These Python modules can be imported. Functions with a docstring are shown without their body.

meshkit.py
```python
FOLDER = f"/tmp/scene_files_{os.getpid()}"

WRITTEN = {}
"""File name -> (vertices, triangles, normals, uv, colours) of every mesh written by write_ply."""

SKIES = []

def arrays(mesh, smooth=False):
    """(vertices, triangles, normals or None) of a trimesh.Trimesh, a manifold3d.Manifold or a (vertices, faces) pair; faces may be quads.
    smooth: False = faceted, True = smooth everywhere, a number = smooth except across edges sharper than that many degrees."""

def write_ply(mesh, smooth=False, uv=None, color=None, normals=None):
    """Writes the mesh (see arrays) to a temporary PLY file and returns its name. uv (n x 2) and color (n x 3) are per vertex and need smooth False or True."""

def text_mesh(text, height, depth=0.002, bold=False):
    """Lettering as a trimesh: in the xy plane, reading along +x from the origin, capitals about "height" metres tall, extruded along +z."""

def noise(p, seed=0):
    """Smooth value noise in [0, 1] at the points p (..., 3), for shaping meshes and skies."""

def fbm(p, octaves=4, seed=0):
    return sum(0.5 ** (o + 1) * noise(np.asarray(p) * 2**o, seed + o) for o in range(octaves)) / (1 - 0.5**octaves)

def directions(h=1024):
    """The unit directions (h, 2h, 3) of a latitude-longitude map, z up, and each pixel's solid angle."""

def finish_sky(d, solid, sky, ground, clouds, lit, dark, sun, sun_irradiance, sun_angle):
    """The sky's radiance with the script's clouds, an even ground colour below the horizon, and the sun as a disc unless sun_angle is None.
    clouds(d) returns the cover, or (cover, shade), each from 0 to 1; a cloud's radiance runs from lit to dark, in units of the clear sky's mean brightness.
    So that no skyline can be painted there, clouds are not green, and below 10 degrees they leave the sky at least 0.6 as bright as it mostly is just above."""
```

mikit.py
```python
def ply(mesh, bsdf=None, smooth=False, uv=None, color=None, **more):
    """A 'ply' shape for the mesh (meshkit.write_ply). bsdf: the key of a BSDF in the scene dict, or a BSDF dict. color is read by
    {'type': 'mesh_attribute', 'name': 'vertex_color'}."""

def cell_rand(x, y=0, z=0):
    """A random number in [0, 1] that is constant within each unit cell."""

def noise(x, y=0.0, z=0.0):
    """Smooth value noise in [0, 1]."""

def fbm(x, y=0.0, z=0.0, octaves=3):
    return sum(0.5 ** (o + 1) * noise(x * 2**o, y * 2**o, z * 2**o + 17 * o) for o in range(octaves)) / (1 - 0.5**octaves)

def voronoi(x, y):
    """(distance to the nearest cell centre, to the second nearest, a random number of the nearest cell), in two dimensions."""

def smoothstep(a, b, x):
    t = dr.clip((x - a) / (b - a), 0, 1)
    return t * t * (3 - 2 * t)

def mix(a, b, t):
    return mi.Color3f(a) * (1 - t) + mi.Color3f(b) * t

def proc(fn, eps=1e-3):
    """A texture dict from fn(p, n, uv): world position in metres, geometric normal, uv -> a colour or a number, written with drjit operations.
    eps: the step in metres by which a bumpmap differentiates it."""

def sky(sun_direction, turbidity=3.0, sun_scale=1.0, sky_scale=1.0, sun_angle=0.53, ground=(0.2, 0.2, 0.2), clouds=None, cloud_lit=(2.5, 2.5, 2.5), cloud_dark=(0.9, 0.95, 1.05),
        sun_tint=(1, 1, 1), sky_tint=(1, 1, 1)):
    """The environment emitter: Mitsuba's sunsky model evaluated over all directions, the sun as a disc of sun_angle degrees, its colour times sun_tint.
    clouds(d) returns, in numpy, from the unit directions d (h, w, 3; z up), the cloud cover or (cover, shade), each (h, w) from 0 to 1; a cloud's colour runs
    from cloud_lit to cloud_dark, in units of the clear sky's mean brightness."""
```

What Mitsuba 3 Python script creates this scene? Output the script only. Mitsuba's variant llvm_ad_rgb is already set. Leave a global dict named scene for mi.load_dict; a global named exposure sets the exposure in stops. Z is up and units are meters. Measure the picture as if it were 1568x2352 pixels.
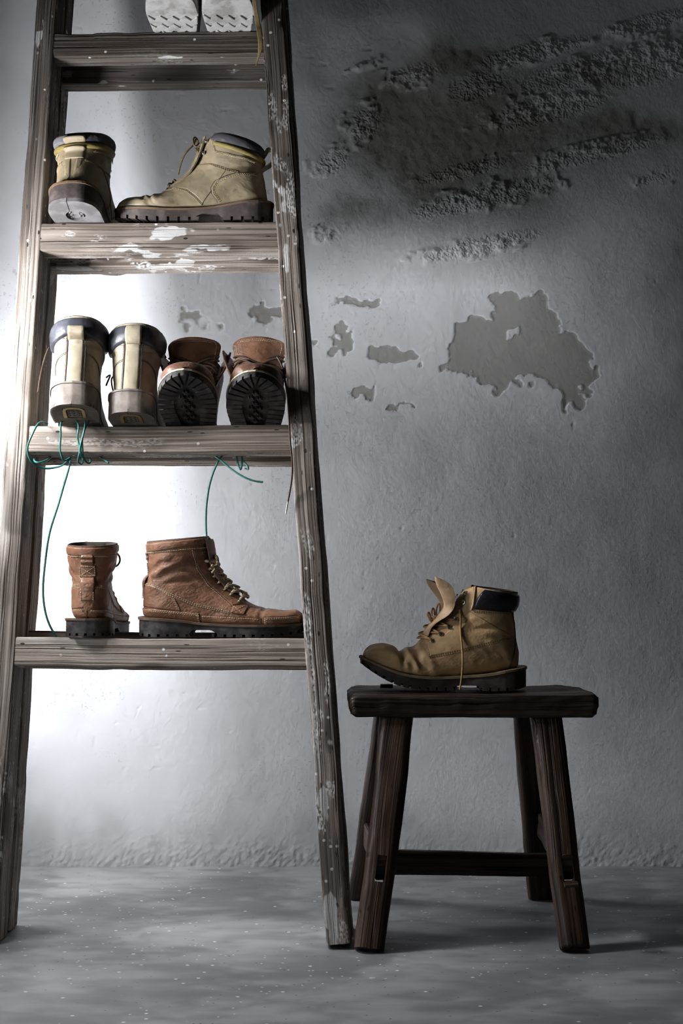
import math, numpy as np, trimesh, mitsuba as mi, drjit as dr, mikit, meshkit
import manifold3d as m3
from shapely.geometry import Polygon, LineString, Point, box as sbox
from shapely import affinity, union_all
from shapely.geometry.polygon import orient
from scipy.interpolate import PchipInterpolator
scene, labels = {}, {}
T = mi.ScalarTransform4f
RNG = np.random.default_rng(7)

# ------------------------------------------------------------------ camera, light, exposure
F, H, DW = 4400.0, 0.787, 4.265            # focal length in pixels of the 1568 x 2352 frame, eye height, distance to the wall
CAM = np.array([0, -DW, H])
scene['camera'] = {'type': 'perspective', 'fov': math.degrees(2 * math.atan(784 / F)), 'fov_axis': 'x', 'near_clip': 0.05, 'far_clip': 50.0,
                   'to_world': T().look_at(origin=CAM.tolist(), target=[0, 0, H], up=[0, 0, 1])}
exposure = 0.0
LEFT_X = -.90                                               # the unseen left wall, with glowing panes for side light and added fill
UNSEEN_LIGHTS = [dict(y0=-.40, y1=-.16, z0=.30, z1=1.16, n=1, rad=18.0), dict(y0=-.92, y1=-.67, z0=1.05, z1=1.28, n=1, rad=150.0), dict(y0=-1.45, y1=-1.05, z0=.40, z1=1.06, n=2, rad=5.0)]  # first and last panes are added fill; the middle one carries the side light
PANE_TINT = np.array([.97, 1.0, 1.05])
FILL_RADIANCE = [0.10, 0.102, 0.107]                          # weak fill panel added far behind the camera

# ------------------------------------------------------------------ helpers
def numbered(name):
    if name not in scene and name not in labels and not any(k.startswith(name + '__') for k in scene): return name
    k = 1
    while True:
        q = f'{name}_{k:03d}'
        if q not in scene and q not in labels and not any(x.startswith(q + '__') for x in scene): return q
        k += 1
def put(key, mesh, bsdf, smooth=True, **kw):
    key = numbered(key); scene[key] = mikit.ply(mesh, bsdf, smooth=smooth, **kw); return key
def tag(key, label=None, category=None, group=None, kind=None):
    assert not label or 4 <= len(label.split()) <= 16 or kind, (label, len(label.split()))
    d = {k: v for k, v in dict(label=label, category=category, group=group, kind=kind).items() if v}
    labels[key] = d
def at(px, py, D):
    """the world point D metres in front of the camera plane that the photograph shows at this pixel"""
    return np.array([(px - 784) * D / F, D - DW, H - (py - 1176) * D / F])
def unit(v): v = np.asarray(v, float); return v / np.linalg.norm(v)
def cat(ms): return trimesh.util.concatenate([m for m in ms if m is not None and len(m.faces)])
def N3(p, seed=0): return meshkit.noise(np.asarray(p, float) + 1e6, seed)
def F3(p, octaves=3):
    p = np.asarray(p, float); out = 0
    for o in range(octaves):
        q = p * 2**o; q = q + np.array([0, 0, 17.0 * o]); out = out + 0.5 ** (o + 1) * N3(q)
    return out / (1 - 0.5**octaves)
def sstep(a, b, x): t = np.clip((x - a) / (b - a), 0, 1); return t * t * (3 - 2 * t)
def tube(points, radius, sides=8, caps=True):
    p = np.asarray(points, float); keep = np.r_[True, np.linalg.norm(np.diff(p, axis=0), axis=1) > 1e-6]; radius = radius if np.isscalar(radius) else np.asarray(radius)[keep]; p = p[keep]; n = len(p)
    t = np.gradient(p, axis=0); t /= np.linalg.norm(t, axis=1, keepdims=True) + 1e-12
    a = np.cross(t[0], [0, 0, 1.0] if abs(t[0][2]) < .9 else [1.0, 0, 0]); a /= np.linalg.norm(a)
    A = []
    for i in range(n):
        a = a - t[i] * np.dot(a, t[i]); a /= np.linalg.norm(a) + 1e-12; A.append(a)
    A = np.array(A); B = np.cross(t, A)
    r = np.broadcast_to(radius, (n,))
    if caps:
        p = np.vstack([p[:1], p, p[-1:]]); A = np.vstack([A[:1], A, A[-1:]]); B = np.vstack([B[:1], B, B[-1:]]); r = np.r_[r[0] * .02, r, r[-1] * .02]; n += 2
    g = np.arange(sides) * 2 * np.pi / sides
    v = p[:, None] + r[:, None, None] * (np.cos(g)[None, :, None] * A[:, None] + np.sin(g)[None, :, None] * B[:, None])
    i, j = np.meshgrid(np.arange(n - 1), np.arange(sides), indexing='ij')
    q = np.stack([i * sides + j, i * sides + (j + 1) % sides, (i + 1) * sides + (j + 1) % sides, (i + 1) * sides + j], -1).reshape(-1, 4)
    return trimesh.Trimesh(v.reshape(-1, 3), np.vstack([q[:, [0, 1, 2]], q[:, [0, 2, 3]]]), process=False)
def spline(pts, n=60):
    pts = np.asarray(pts, float); d = np.r_[0, np.cumsum(np.linalg.norm(np.diff(pts, axis=0), axis=1))]
    from scipy.interpolate import CubicSpline
    return CubicSpline(d, pts)(np.linspace(0, d[-1], n)) if len(pts) > 2 else pts[0] + (pts[-1] - pts[0]) * np.linspace(0, 1, n)[:, None]
def resample(p, step):
    p = np.asarray(p, float); d = np.r_[0, np.cumsum(np.linalg.norm(np.diff(p, axis=0), axis=1))]
    n = max(2, int(round(d[-1] / step)) + 1); s = np.linspace(0, d[-1], n)
    return np.stack([np.interp(s, d, p[:, k]) for k in range(p.shape[1])], 1)
def grid_mesh(P, flip=False, close=False):
    nu, nv = P.shape[:2]; i, j = np.meshgrid(np.arange(nu - 1), np.arange(nv - (0 if close else 1)), indexing='ij'); k = (j + 1) % nv
    q = np.stack([i * nv + j, (i + 1) * nv + j, (i + 1) * nv + k, i * nv + k], -1).reshape(-1, 4)
    f = np.vstack([q[:, [0, 1, 2]], q[:, [0, 2, 3]]])
    return trimesh.Trimesh(P.reshape(-1, 3), f[:, ::-1] if flip else f, process=False)

def board(p0, p1, wide, w0, w1, d0, d1=None, r=.004, seg=.02, seed=0, wear=.0015, chip=.004, cut=None, uvo=None, post=None):
    """a sawn board from p0 to p1: wide = direction of its width; a worn, rounded rectangle swept along it; uv in metres along and around the grain"""
    p0, p1 = np.asarray(p0, float), np.asarray(p1, float); L = np.linalg.norm(p1 - p0); t = (p1 - p0) / L
    w = unit(np.asarray(wide) - t * np.dot(wide, t)); d = np.cross(t, w); d1 = d0 if d1 is None else d1
    n = max(3, int(L / seg)); s = np.linspace(0, 1, n)
    def loop(W, D):
        pts = []
        for cx, cy, a0 in ((1, 1, 0), (-1, 1, 90), (-1, -1, 180), (1, -1, 270)):
            for a in np.radians(a0 + np.linspace(0, 90, 4)): pts.append((cx * (W / 2 - r) + r * math.cos(a), cy * (D / 2 - r) + r * math.sin(a)))
        out = []
        for k in range(16):
            a, b = np.array(pts[k]), np.array(pts[(k + 1) % 16]); out.append(a)
            if k % 4 == 3:
                for q in np.linspace(0, 1, 6)[1:-1]: out.append(a + (b - a) * q)
        out.append(np.array(pts[0])); return np.array(out)
    l0, l1 = loop(w0, d0), loop(w1, d1); m = len(l0)
    arc = np.r_[0, np.cumsum(np.linalg.norm(np.diff(l0, axis=0), axis=1))]
    l = l0[None] * (1 - s)[:, None, None] + l1[None] * s[:, None, None]
    P = p0 + (p1 - p0) * s[:, None, None] + w * l[..., :1] + d * l[..., 1:]
    q = np.stack(np.broadcast_arrays(s[:, None] * L / .05, l[..., 0] / .012, l[..., 1] / .012), -1) + seed * 7.3
    q[:, -1] = q[:, 0]
    low = np.stack(np.broadcast_arrays(s[:, None] * L / .16, 0 * l[..., 0], 0 * l[..., 0]), -1) + seed * 3.1
    P = P + w * (F3(low)[..., None] - .5) * wear * 3 + d * (F3(low + 50)[..., None] - .5) * wear * 3
    rad = l / (np.linalg.norm(l, axis=-1, keepdims=True) + 1e-9)
    corner = (np.abs(l[..., 0]) / (l[0, :, 0].max() + 1e-9)) ** 6 * (np.abs(l[..., 1]) / (l[0, :, 1].max() + 1e-9)) ** 6
    dep = (F3(q) - .5) * wear - chip * corner * sstep(.62, .85, F3(q * [1.0, .3, .3] + 31))
    P = P + (w * rad[..., :1] + d * rad[..., 1:]) * dep[..., None]
    if post is not None: P = post(P)
    uo = (seed * 1.37, seed * .291) if uvo is None else uvo
    UV = np.stack(np.broadcast_arrays(s[:, None] * L + uo[0], arc[None] + uo[1]), -1)
    side = grid_mesh(P, flip=True)
    V, Fs, U = [P.reshape(-1, 3)], [side.faces], [UV.reshape(-1, 2)]; k = n * m
    for e, fl in ((0, False), (-1, True)):
        ring = P[e, :-1]; c = ring.mean(0); V.append(np.vstack([ring, c])); lu = np.vstack([l[e, :-1], [[0, 0]]]); U.append(lu * [1, 1] + [uo[0] * 3 + 5, uo[1]])
        j = np.arange(m - 1); tr = np.stack([k + j, k + (j + 1) % (m - 1), np.full(m - 1, k + m - 1)], 1); Fs.append(tr[:, ::-1] if not fl else tr); k += m
    mesh = trimesh.Trimesh(np.vstack(V), np.vstack(Fs), process=False)
    if mesh.volume < 0: mesh.faces = mesh.faces[:, ::-1]
    return mesh, np.vstack(U)

# ------------------------------------------------------------------ materials
rgb = lambda c: {'type': 'rgb', 'value': list(c)}
def pbr(name, color, rough=.6, spec=.4, bump=None, bscale=.001, **kw):
    b = {'type': 'principled', 'base_color': color if isinstance(color, dict) else rgb(color), 'roughness': rough, 'specular': spec, **kw}
    if bump is not None: b = {'type': 'bumpmap', 'arbitrary': mikit.proc(bump, eps=.0008), 'scale': bscale, 'bsdf': b}
    scene[name] = {'type': 'twosided', 'bsdf': b}; return name
mix, fbm, noise, sm, vor = mikit.mix, mikit.fbm, mikit.noise, mikit.smoothstep, mikit.voronoi

# old wall: plaster height and peeling, the same functions in numpy (relief) and in drjit (colour)
PEEL = [  # (x, z, rx, rz, strength) of patches where the white paint has come off
    (.36, 1.13, .125, .085, 1.0), (.42, 1.20, .075, .06, .9), (.50, 1.11, .06, .09, .8), (.25, 1.08, .05, .05, .7), (.11, 1.13, .06, .035, .62), (.05, 1.06, .06, .03, .5),
    (-.02, 1.17, .05, .03, .5), (-.16, 1.235, .12, .028, .5), (.03, 1.25, .11, .02, .5), (-.33, 1.2, .12, .05, .42), (.15, 1.01, .06, .025, .5)]
STAIN = [(.22, 1.62, .22, .17, 1.0), (.40, 1.60, .20, .09, .85), (.62, 1.62, .20, .05, .7), (.12, 1.72, .11, .08, .8), (.25, 1.80, .14, .05, .7), (.04, 1.47, .10, .06, .55), (.74, 1.35, .035, .05, .5), (.55, 1.74, .2, .03, .6), (-.05, 1.78, .06, .1, .4)]
CRUST = [(.42, 1.80, .12, .022, .9), (.60, 1.73, .20, .035, 1), (.45, 1.665, .13, .03, 1), (.70, 1.70, .14, .03, .9), (.69, 1.81, .12, .02, .8), (.16, 1.81, .08, .025, .7), (.27, 1.57, .12, .02, .75), (.56, 1.545, .17, .022, .8), (.31, 1.50, .16, .025, .9),
         (.31, 1.395, .15, .022, .8), (-.02, 1.655, .05, .035, .6), (.05, 1.72, .05, .05, .6), (.30, 1.75, .08, .04, .7), (-.03, 1.49, .06, .03, .45), (.70, 1.46, .08, .02, .5), (.05, 1.86, .08, .015, .4)]
GRIME_SHADE = [(.40, 1.80, .52, .42, 1.0), (.85, 1.2, .25, .6, .8), (.0, 1.95, .3, .2, .8)]  # broad grey: damp grime up high, fading light at the right painted in
KEPT = [(.262, 1.065, .045, .022, .7), (.384, 1.18, .013, .016, .8), (.43, 1.06, .05, .018, .5)]
def blobs(L, x, z, mx=np.maximum, ex=np.exp):
    out = 0 * x
    for a, b, rx, rz, s in L: out = mx(out, s * ex(-(((x - a) / rx) ** 2 + ((z - b) / rz) ** 2) * .8))
    return out
def wall_fields(x, z, fb, nz, ss, mx, ex):
    wx, wz = (fb(x * 9, z * 9, 3.0) - .5) * .09, (fb(x * 9, z * 9, 8.0) - .5) * .07
    wx2, wz2 = (fb(x * 45, z * 45, 5.0) - .5) * .055, (fb(x * 45, z * 45, 1.0) - .5) * .045
    p = blobs(PEEL, x + wx + wx2, z + wz + wz2, mx, ex) - blobs(KEPT, x + wx2, z + wz2, mx, ex) + (fb(x * 14, z * 14, 11.0) - .5) * .35
    peel = ss(.385, .405, p)
    c = blobs(CRUST, x + wx * 1.4 + wx2, z + wz * 1.2 + wz2 - .22 * (x - .38), mx, ex) + (fb(x * 13, z * 20, 21.0) - .5) * 1.5 + (fb(x * 50, z * 60, 23.0) - .5) * .5
    c = c - .6 * (1 - ss(.03, .22, blobs(CRUST, x, z - .22 * (x - .38), mx, ex)))
    crust = ss(.40, .50, c) 
    s = blobs(STAIN, x + wx * 1.5, z + wz * 1.5, mx, ex)
    stain = ss(.18, .75, s + (fb(x * 10, z * 10, 31.0) - .5) * .5)
    return peel, crust, stain, p, c
def np_wall(x, z):
    fb = lambda a, b, c: F3(np.stack(np.broadcast_arrays(a, b, c), -1), 3)
    return wall_fields(x, z, fb, None, sstep, np.maximum, np.exp)
def dr_wall(x, z):
    fb = lambda a, b, c: fbm(a, b, c)
    return wall_fields(x, z, fb, None, sm, dr.maximum, dr.exp)
def wall_color(p, n, uv):
    x, z = p.x, p.z
    peel, crust, stain, pv, cv = dr_wall(x, z)
    c = mi.Color3f(.72, .72, .73)
    c = mix(c, (.60, .60, .61), sm(.45, .75, fbm(x * 5, z * 5, 2.0)) * .6)
    c = mix(c, (.36, .37, .36), sm(.25, .75, blobs(GRIME_SHADE, x, z, dr.maximum, dr.exp) + (fbm(x * 7, z * 7, 41.0) - .5) * .5) * .85)
    c = mix(c, (.33, .32, .295), peel * .88)
    c = mix(c, (.185, .185, .165), stain * .92)
    c = mix(c, (.50, .51, .49), crust * .35 * sm(.35, .6, fbm(x * 150, z * 150, 9.0)))
    rim = sm(.34, .385, pv) * (1 - peel); c = mix(c, (.80, .80, .80), rim * .25)
    pit = sm(.80, .9, noise(x * 260, z * 260, 4.0)) * sm(.5, .72, fbm(x * 8, z * 8, 14.0)); c = mix(c, (.12, .12, .11), pit * .75 * dr.maximum(stain, .35))
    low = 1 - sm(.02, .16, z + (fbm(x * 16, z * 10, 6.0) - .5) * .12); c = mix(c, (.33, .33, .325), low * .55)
    return c
def wall_bump(p, n, uv):
    x, z = p.x, p.z
    return fbm(x * 130, z * 130, 3.0) * .9 + noise(x * 420, z * 300, 5.0) * .35 + sm(.25, .6, blobs(CRUST, x, z - .22 * (x - .38), dr.maximum, dr.exp)) * (noise(x * 330, z * 330, 7.0) * 2.6 + noise(x * 160, z * 160, 2.0) * 2.0)
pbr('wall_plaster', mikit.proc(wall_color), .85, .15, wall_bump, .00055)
def floor_color(p, n, uv):
    x, y = p.x, p.y
    a = fbm(x * 4.5, y * 4.5, 1.0, 4); b = fbm(x * 14 + a * 3, y * 22, 5.0); c = mix((.155, .157, .155), (.30, .302, .296), sm(.3, .72, a * .6 + b * .4))
    c = mix(c, (.12, .12, .12), sm(.58, .8, fbm(x * 7, y * 14, 9.0)) * .45)
    v1, _, r1 = vor(x * 22, y * 22); sp = (1 - sm(.05, .09, v1)) * sm(.90, .91, r1) 
    v2, _, r2 = vor(x * 75, y * 75); sp = dr.maximum(sp, (1 - sm(.10, .2, v2)) * sm(.93, .94, r2) * sm(.48, .58, fbm(x * 6, y * 6, 4.0)))
    c = mix(c, (.70, .70, .69), sp * .8)
    v3, _, r3 = vor(x * 40 + 9, y * 40); c = mix(c, (.06, .06, .06), (1 - sm(.05, .1, v3)) * sm(.9, .91, r3) * .8)
    return c
def floor_rough(p, n, uv): return .38 + .3 * fbm(p.x * 9, p.y * 9, 2.0)
pbr('floor_concrete', mikit.proc(floor_color), mikit.proc(floor_rough), .45, lambda p, n, uv: fbm(p.x * 30, p.y * 30, 2.0), .0012)
pbr('room_plaster', (.07, .07, .07), .9, .1)

def grain(u, v, warp=.012):
    vv = v + (fbm(u * 1.6, v * 7.0, 3.0) - .5) * warp
    g = fbm(u * 3.0, vv * 300, 1.0); h = fbm(u * 7, vv * 900, 2.0)
    return vv, g, h
def wood_mat(name, dark, mid, light, paint, rough=.75, worn=.5, bs=.0022, brown_dim_top=None):
    def col(p, n, uv):
        u, v = uv.x, uv.y; vv, g, h = grain(u, v)
        c = mix(dark, mid, sm(.28, .62, g)); c = mix(c, light, sm(.5, .8, fbm(u * 4, v * 16, 7.0) * .6 + h * .4) * worn)
        c = mix(c, [x * .3 for x in dark], sm(.68, .80, fbm(u * 4, vv * 480, 12.0)) * .7)
        if brown_dim_top is not None: c = c * (1 - .62 * sm(brown_dim_top[0], brown_dim_top[1], p.z + (fbm(u * 3, v * 20, 5.0) - .5) * .25))   # brown upper end, extended downwards to paint in weaker light on the wood
        k = noise(u * 9, v * 26, 19.0); c = mix(c, [x * .45 for x in dark], sm(.80, .92, k) * .7)
        c = mix(c, [x * .5 for x in dark], sm(.55, .75, fbm(u * 6, v * 20, 27.0)) * .55); v3, _, r3 = vor(u * 14, v * 30); c = mix(c, (.012, .010, .009), (1 - sm(.05, .075, v3)) * sm(.86, .87, r3) * .95)
        v4, _, r4 = vor(u * 30 + 5, v * 120); c = mix(c, (.015, .012, .010), (1 - sm(.10, .2, v4)) * sm(.93, .935, r4) * .85)
        if paint > 0:
            ph = sm(.35, .62, fbm(u * 1.7, v * 3, 33.0)) 
            v1, _, r1 = vor(u * 26 + noise(u * 70, v * 70, 2.0) * .5, v * 26 + noise(u * 70, v * 70, 8.0) * .5); s = (1 - sm(.06 + r1 * .1, .12 + r1 * .14, v1)) * sm(1 - .055 * paint, 1 - .05 * paint, r1 + (ph - 1) * .05)
            v2, _, r2 = vor(u * 85, v * 85); s = dr.maximum(s, (1 - sm(.15, .30, v2)) * sm(1 - .07 * paint, 1 - .065 * paint, r2 + (ph - 1) * .05) * .8)
            sc = sm(.60, .68, fbm(u * 15, v * 42, 44.0)) * sm(.3, .65, noise(u * 240, v * 600, 3.0)); s = dr.maximum(s, sc * .75 * paint * ph)
            b = sm(.715, .74, fbm(u * 5, v * 15, 61.0) * .72 + fbm(u * 28, v * 60, 62.0) * .28) * sm(.25, .5, h); s = dr.maximum(s, b * paint * .75)
            c = mix(c, (.66, .66, .64), dr.minimum(s, 1) * .9)
        return c
    def bmp(p, n, uv):
        u, v = uv.x, uv.y; vv, g, h = grain(u, v); return g * .55 + h * .3 - sm(.68, .80, fbm(u * 4, vv * 480, 12.0)) * .9
    return pbr(name, mikit.proc(col), rough, .25, bmp, bs)
wood_mat('weathered_wood', (.105, .082, .066), (.26, .22, .188), (.46, .43, .395), .9, worn=.9, brown_dim_top=(1.10, 1.72))
wood_mat('weathered_rung', (.115, .088, .068), (.30, .25, .21), (.52, .485, .445), .9, worn=.95, brown_dim_top=(1.05, 1.72))
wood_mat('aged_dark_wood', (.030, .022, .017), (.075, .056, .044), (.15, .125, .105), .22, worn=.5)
wood_mat('stool_wood', (.020, .013, .010), (.060, .036, .026), (.125, .08, .06), 0, rough=.42, worn=.45)
wood_mat('stool_seat_wood', (.016, .012, .009), (.050, .035, .026), (.105, .08, .06), 0, rough=.42, worn=.5)

# ------------------------------------------------------------------ room
def build_wall():
    xs, zs = np.arange(-.92, 1.02, .0030), np.arange(-.01, 2.16, .0031)
    X, Z = np.meshgrid(xs, zs, indexing='ij'); peel, crust, stain, pv, cv = np_wall(X, Z)
    P3 = lambda f, s=0.: np.stack([X * f, Z * f, np.full_like(X, s)], -1)
    h = (F3(P3(3.2, 1.)) - .5) * .010 + (F3(P3(22, 5.), 2) - .5) * .0011
    lump = F3(P3(150, 9.), 3); mid = F3(P3(45, 2.), 2); crs = sstep(.34, .62, cv); h += crs * ((lump - .4) * .0048 * sstep(.25, .6, mid) + (mid - .45) * .0030 + .0011)
    h += stain * (F3(P3(55, 4.)) - .5) * .003
    h += -.0012 * sstep(.375, .41, pv) + .0003 * sstep(.33, .385, pv) * (1 - peel)
    low = 1 - sstep(.0, .075, Z + (F3(P3(13, 2.)) - .5) * .06); h += low * (.003 + (F3(P3(130, 3.)) - .4) * .0035)
    h -= .0008 * sstep(.93, .97, N3(P3(60, 8.))) * sstep(.4, .7, F3(P3(4, 3.)))
    P = np.stack([X, -h, Z], -1)
    put('wall_back', grid_mesh(P, flip=False), 'wall_plaster', smooth=True, uv=np.stack([X, Z], -1).reshape(-1, 2)); tag('wall_back', 'rough white plaster wall with peeling paint and dark damp stains', kind='structure')
build_wall()
def quad(a, b, c, d): return trimesh.Trimesh(np.array([a, b, c, d], float), [[0, 1, 2], [0, 2, 3]], process=False)
def build_floor():
    xs, ys = np.arange(-1.02, 1.02, .012), np.arange(-2.2, .02, .012); X, Y = np.meshgrid(xs, ys, indexing='ij')
    h = (F3(np.stack([X * 6, Y * 6, 0 * X], -1)) - .5) * .003 - .0015
    m = cat([grid_mesh(np.stack([X, Y, h], -1), flip=False), quad((-1.2, -6.5, -.002), (2.8, -6.5, -.002), (2.8, -2.19, -.002), (-1.2, -2.19, -.002)), quad((1.0, -2.2, -.002), (2.8, -2.2, -.002), (2.8, .02, -.002), (1.0, .02, -.002))]); put('floor', m, 'floor_concrete', smooth=True, uv=np.array(m.vertices[:, :2])); tag('floor', 'smooth grey concrete floor with white paint specks', kind='structure')
build_floor()
bx = lambda x0, x1, y0, y1, z0, z1: trimesh.creation.box(bounds=[[x0, y0, z0], [x1, y1, z1]])
def struct(k, m, b, l): put(k, m, b, smooth=False); tag(k, l, kind='structure')
wx = LEFT_X; cuts, at_y = [], -6.5
for w in sorted(UNSEEN_LIGHTS, key=lambda w: w['y0']):
    cuts += [bx(wx - .2, wx, at_y, w['y0'], 0, 3), bx(wx - .2, wx, w['y0'], w['y1'], 0, w['z0']), bx(wx - .2, wx, w['y0'], w['y1'], w['z1'], 3)]; at_y = w['y1']
struct('wall_left', cat(cuts + [bx(wx - .2, wx, at_y, .02, 0, 3)]), 'room_plaster', 'plain plaster wall with two small windows')
struct('wall_right', bx(2.7, 2.8, -6.5, .1, 0, 3), 'room_plaster', 'plain plaster wall')
struct('wall_front', cat([bx(-1.26, .3, -6.6, -6.5, 0, 3), bx(1.5, 2.8, -6.6, -6.5, 0, 3), bx(.3, 1.5, -6.6, -6.5, 2.1, 3)]), 'room_plaster', 'plain plaster wall with an open doorway')
struct('wall_back_upper', cat([bx(-1.26, 2.8, .012, .1, 2.1, 3), bx(.99, 2.8, .012, .1, 0, 2.2)]), 'room_plaster', 'plain plaster wall')
struct('ceiling', bx(-1.26, 2.8, -6.6, .1, 3, 3.1), 'room_plaster', 'plain ceiling')
fr = .018
for i, w in enumerate(UNSEEN_LIGHTS):
    nm = f'unseen_light_{i + 1}'; ys = np.linspace(w['y0'], w['y1'], w['n'] + 1)
    for a, b in zip(ys[:-1], ys[1:]):
        k = put(nm + '__pane', quad((wx - .015, a, w['z0']), (wx - .015, b, w['z0']), (wx - .015, b, w['z1']), (wx - .015, a, w['z1'])), 'room_plaster', smooth=False)
        scene[k]['emitter'] = {'type': 'area', 'radiance': rgb(PANE_TINT * w['rad'])}
    bars = [bx(wx - .04, wx - .004, max(y - fr / 2, w['y0']), min(y + fr / 2, w['y1']), w['z0'], w['z1']) for y in ys] + [bx(wx - .04, wx - .004, w['y0'], w['y1'], z, z + fr) for z in (w['z0'], w['z1'] - fr)]
    put(nm + '__frame', cat(bars), 'room_plaster', smooth=False); tag(nm, 'small frosted window in the left wall', kind='structure')
k = put('fill_panel_1', quad((.3, -6.55, 0), (.3, -6.55, 2.1), (1.5, -6.55, 2.1), (1.5, -6.55, 0)), 'room_plaster', smooth=False); scene[k]['emitter'] = {'type': 'area', 'radiance': rgb(FILL_RADIANCE)}
scene[k]['flip_normals'] = False
tag('fill_panel_1', 'daylit doorway behind the camera', kind='structure')

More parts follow.
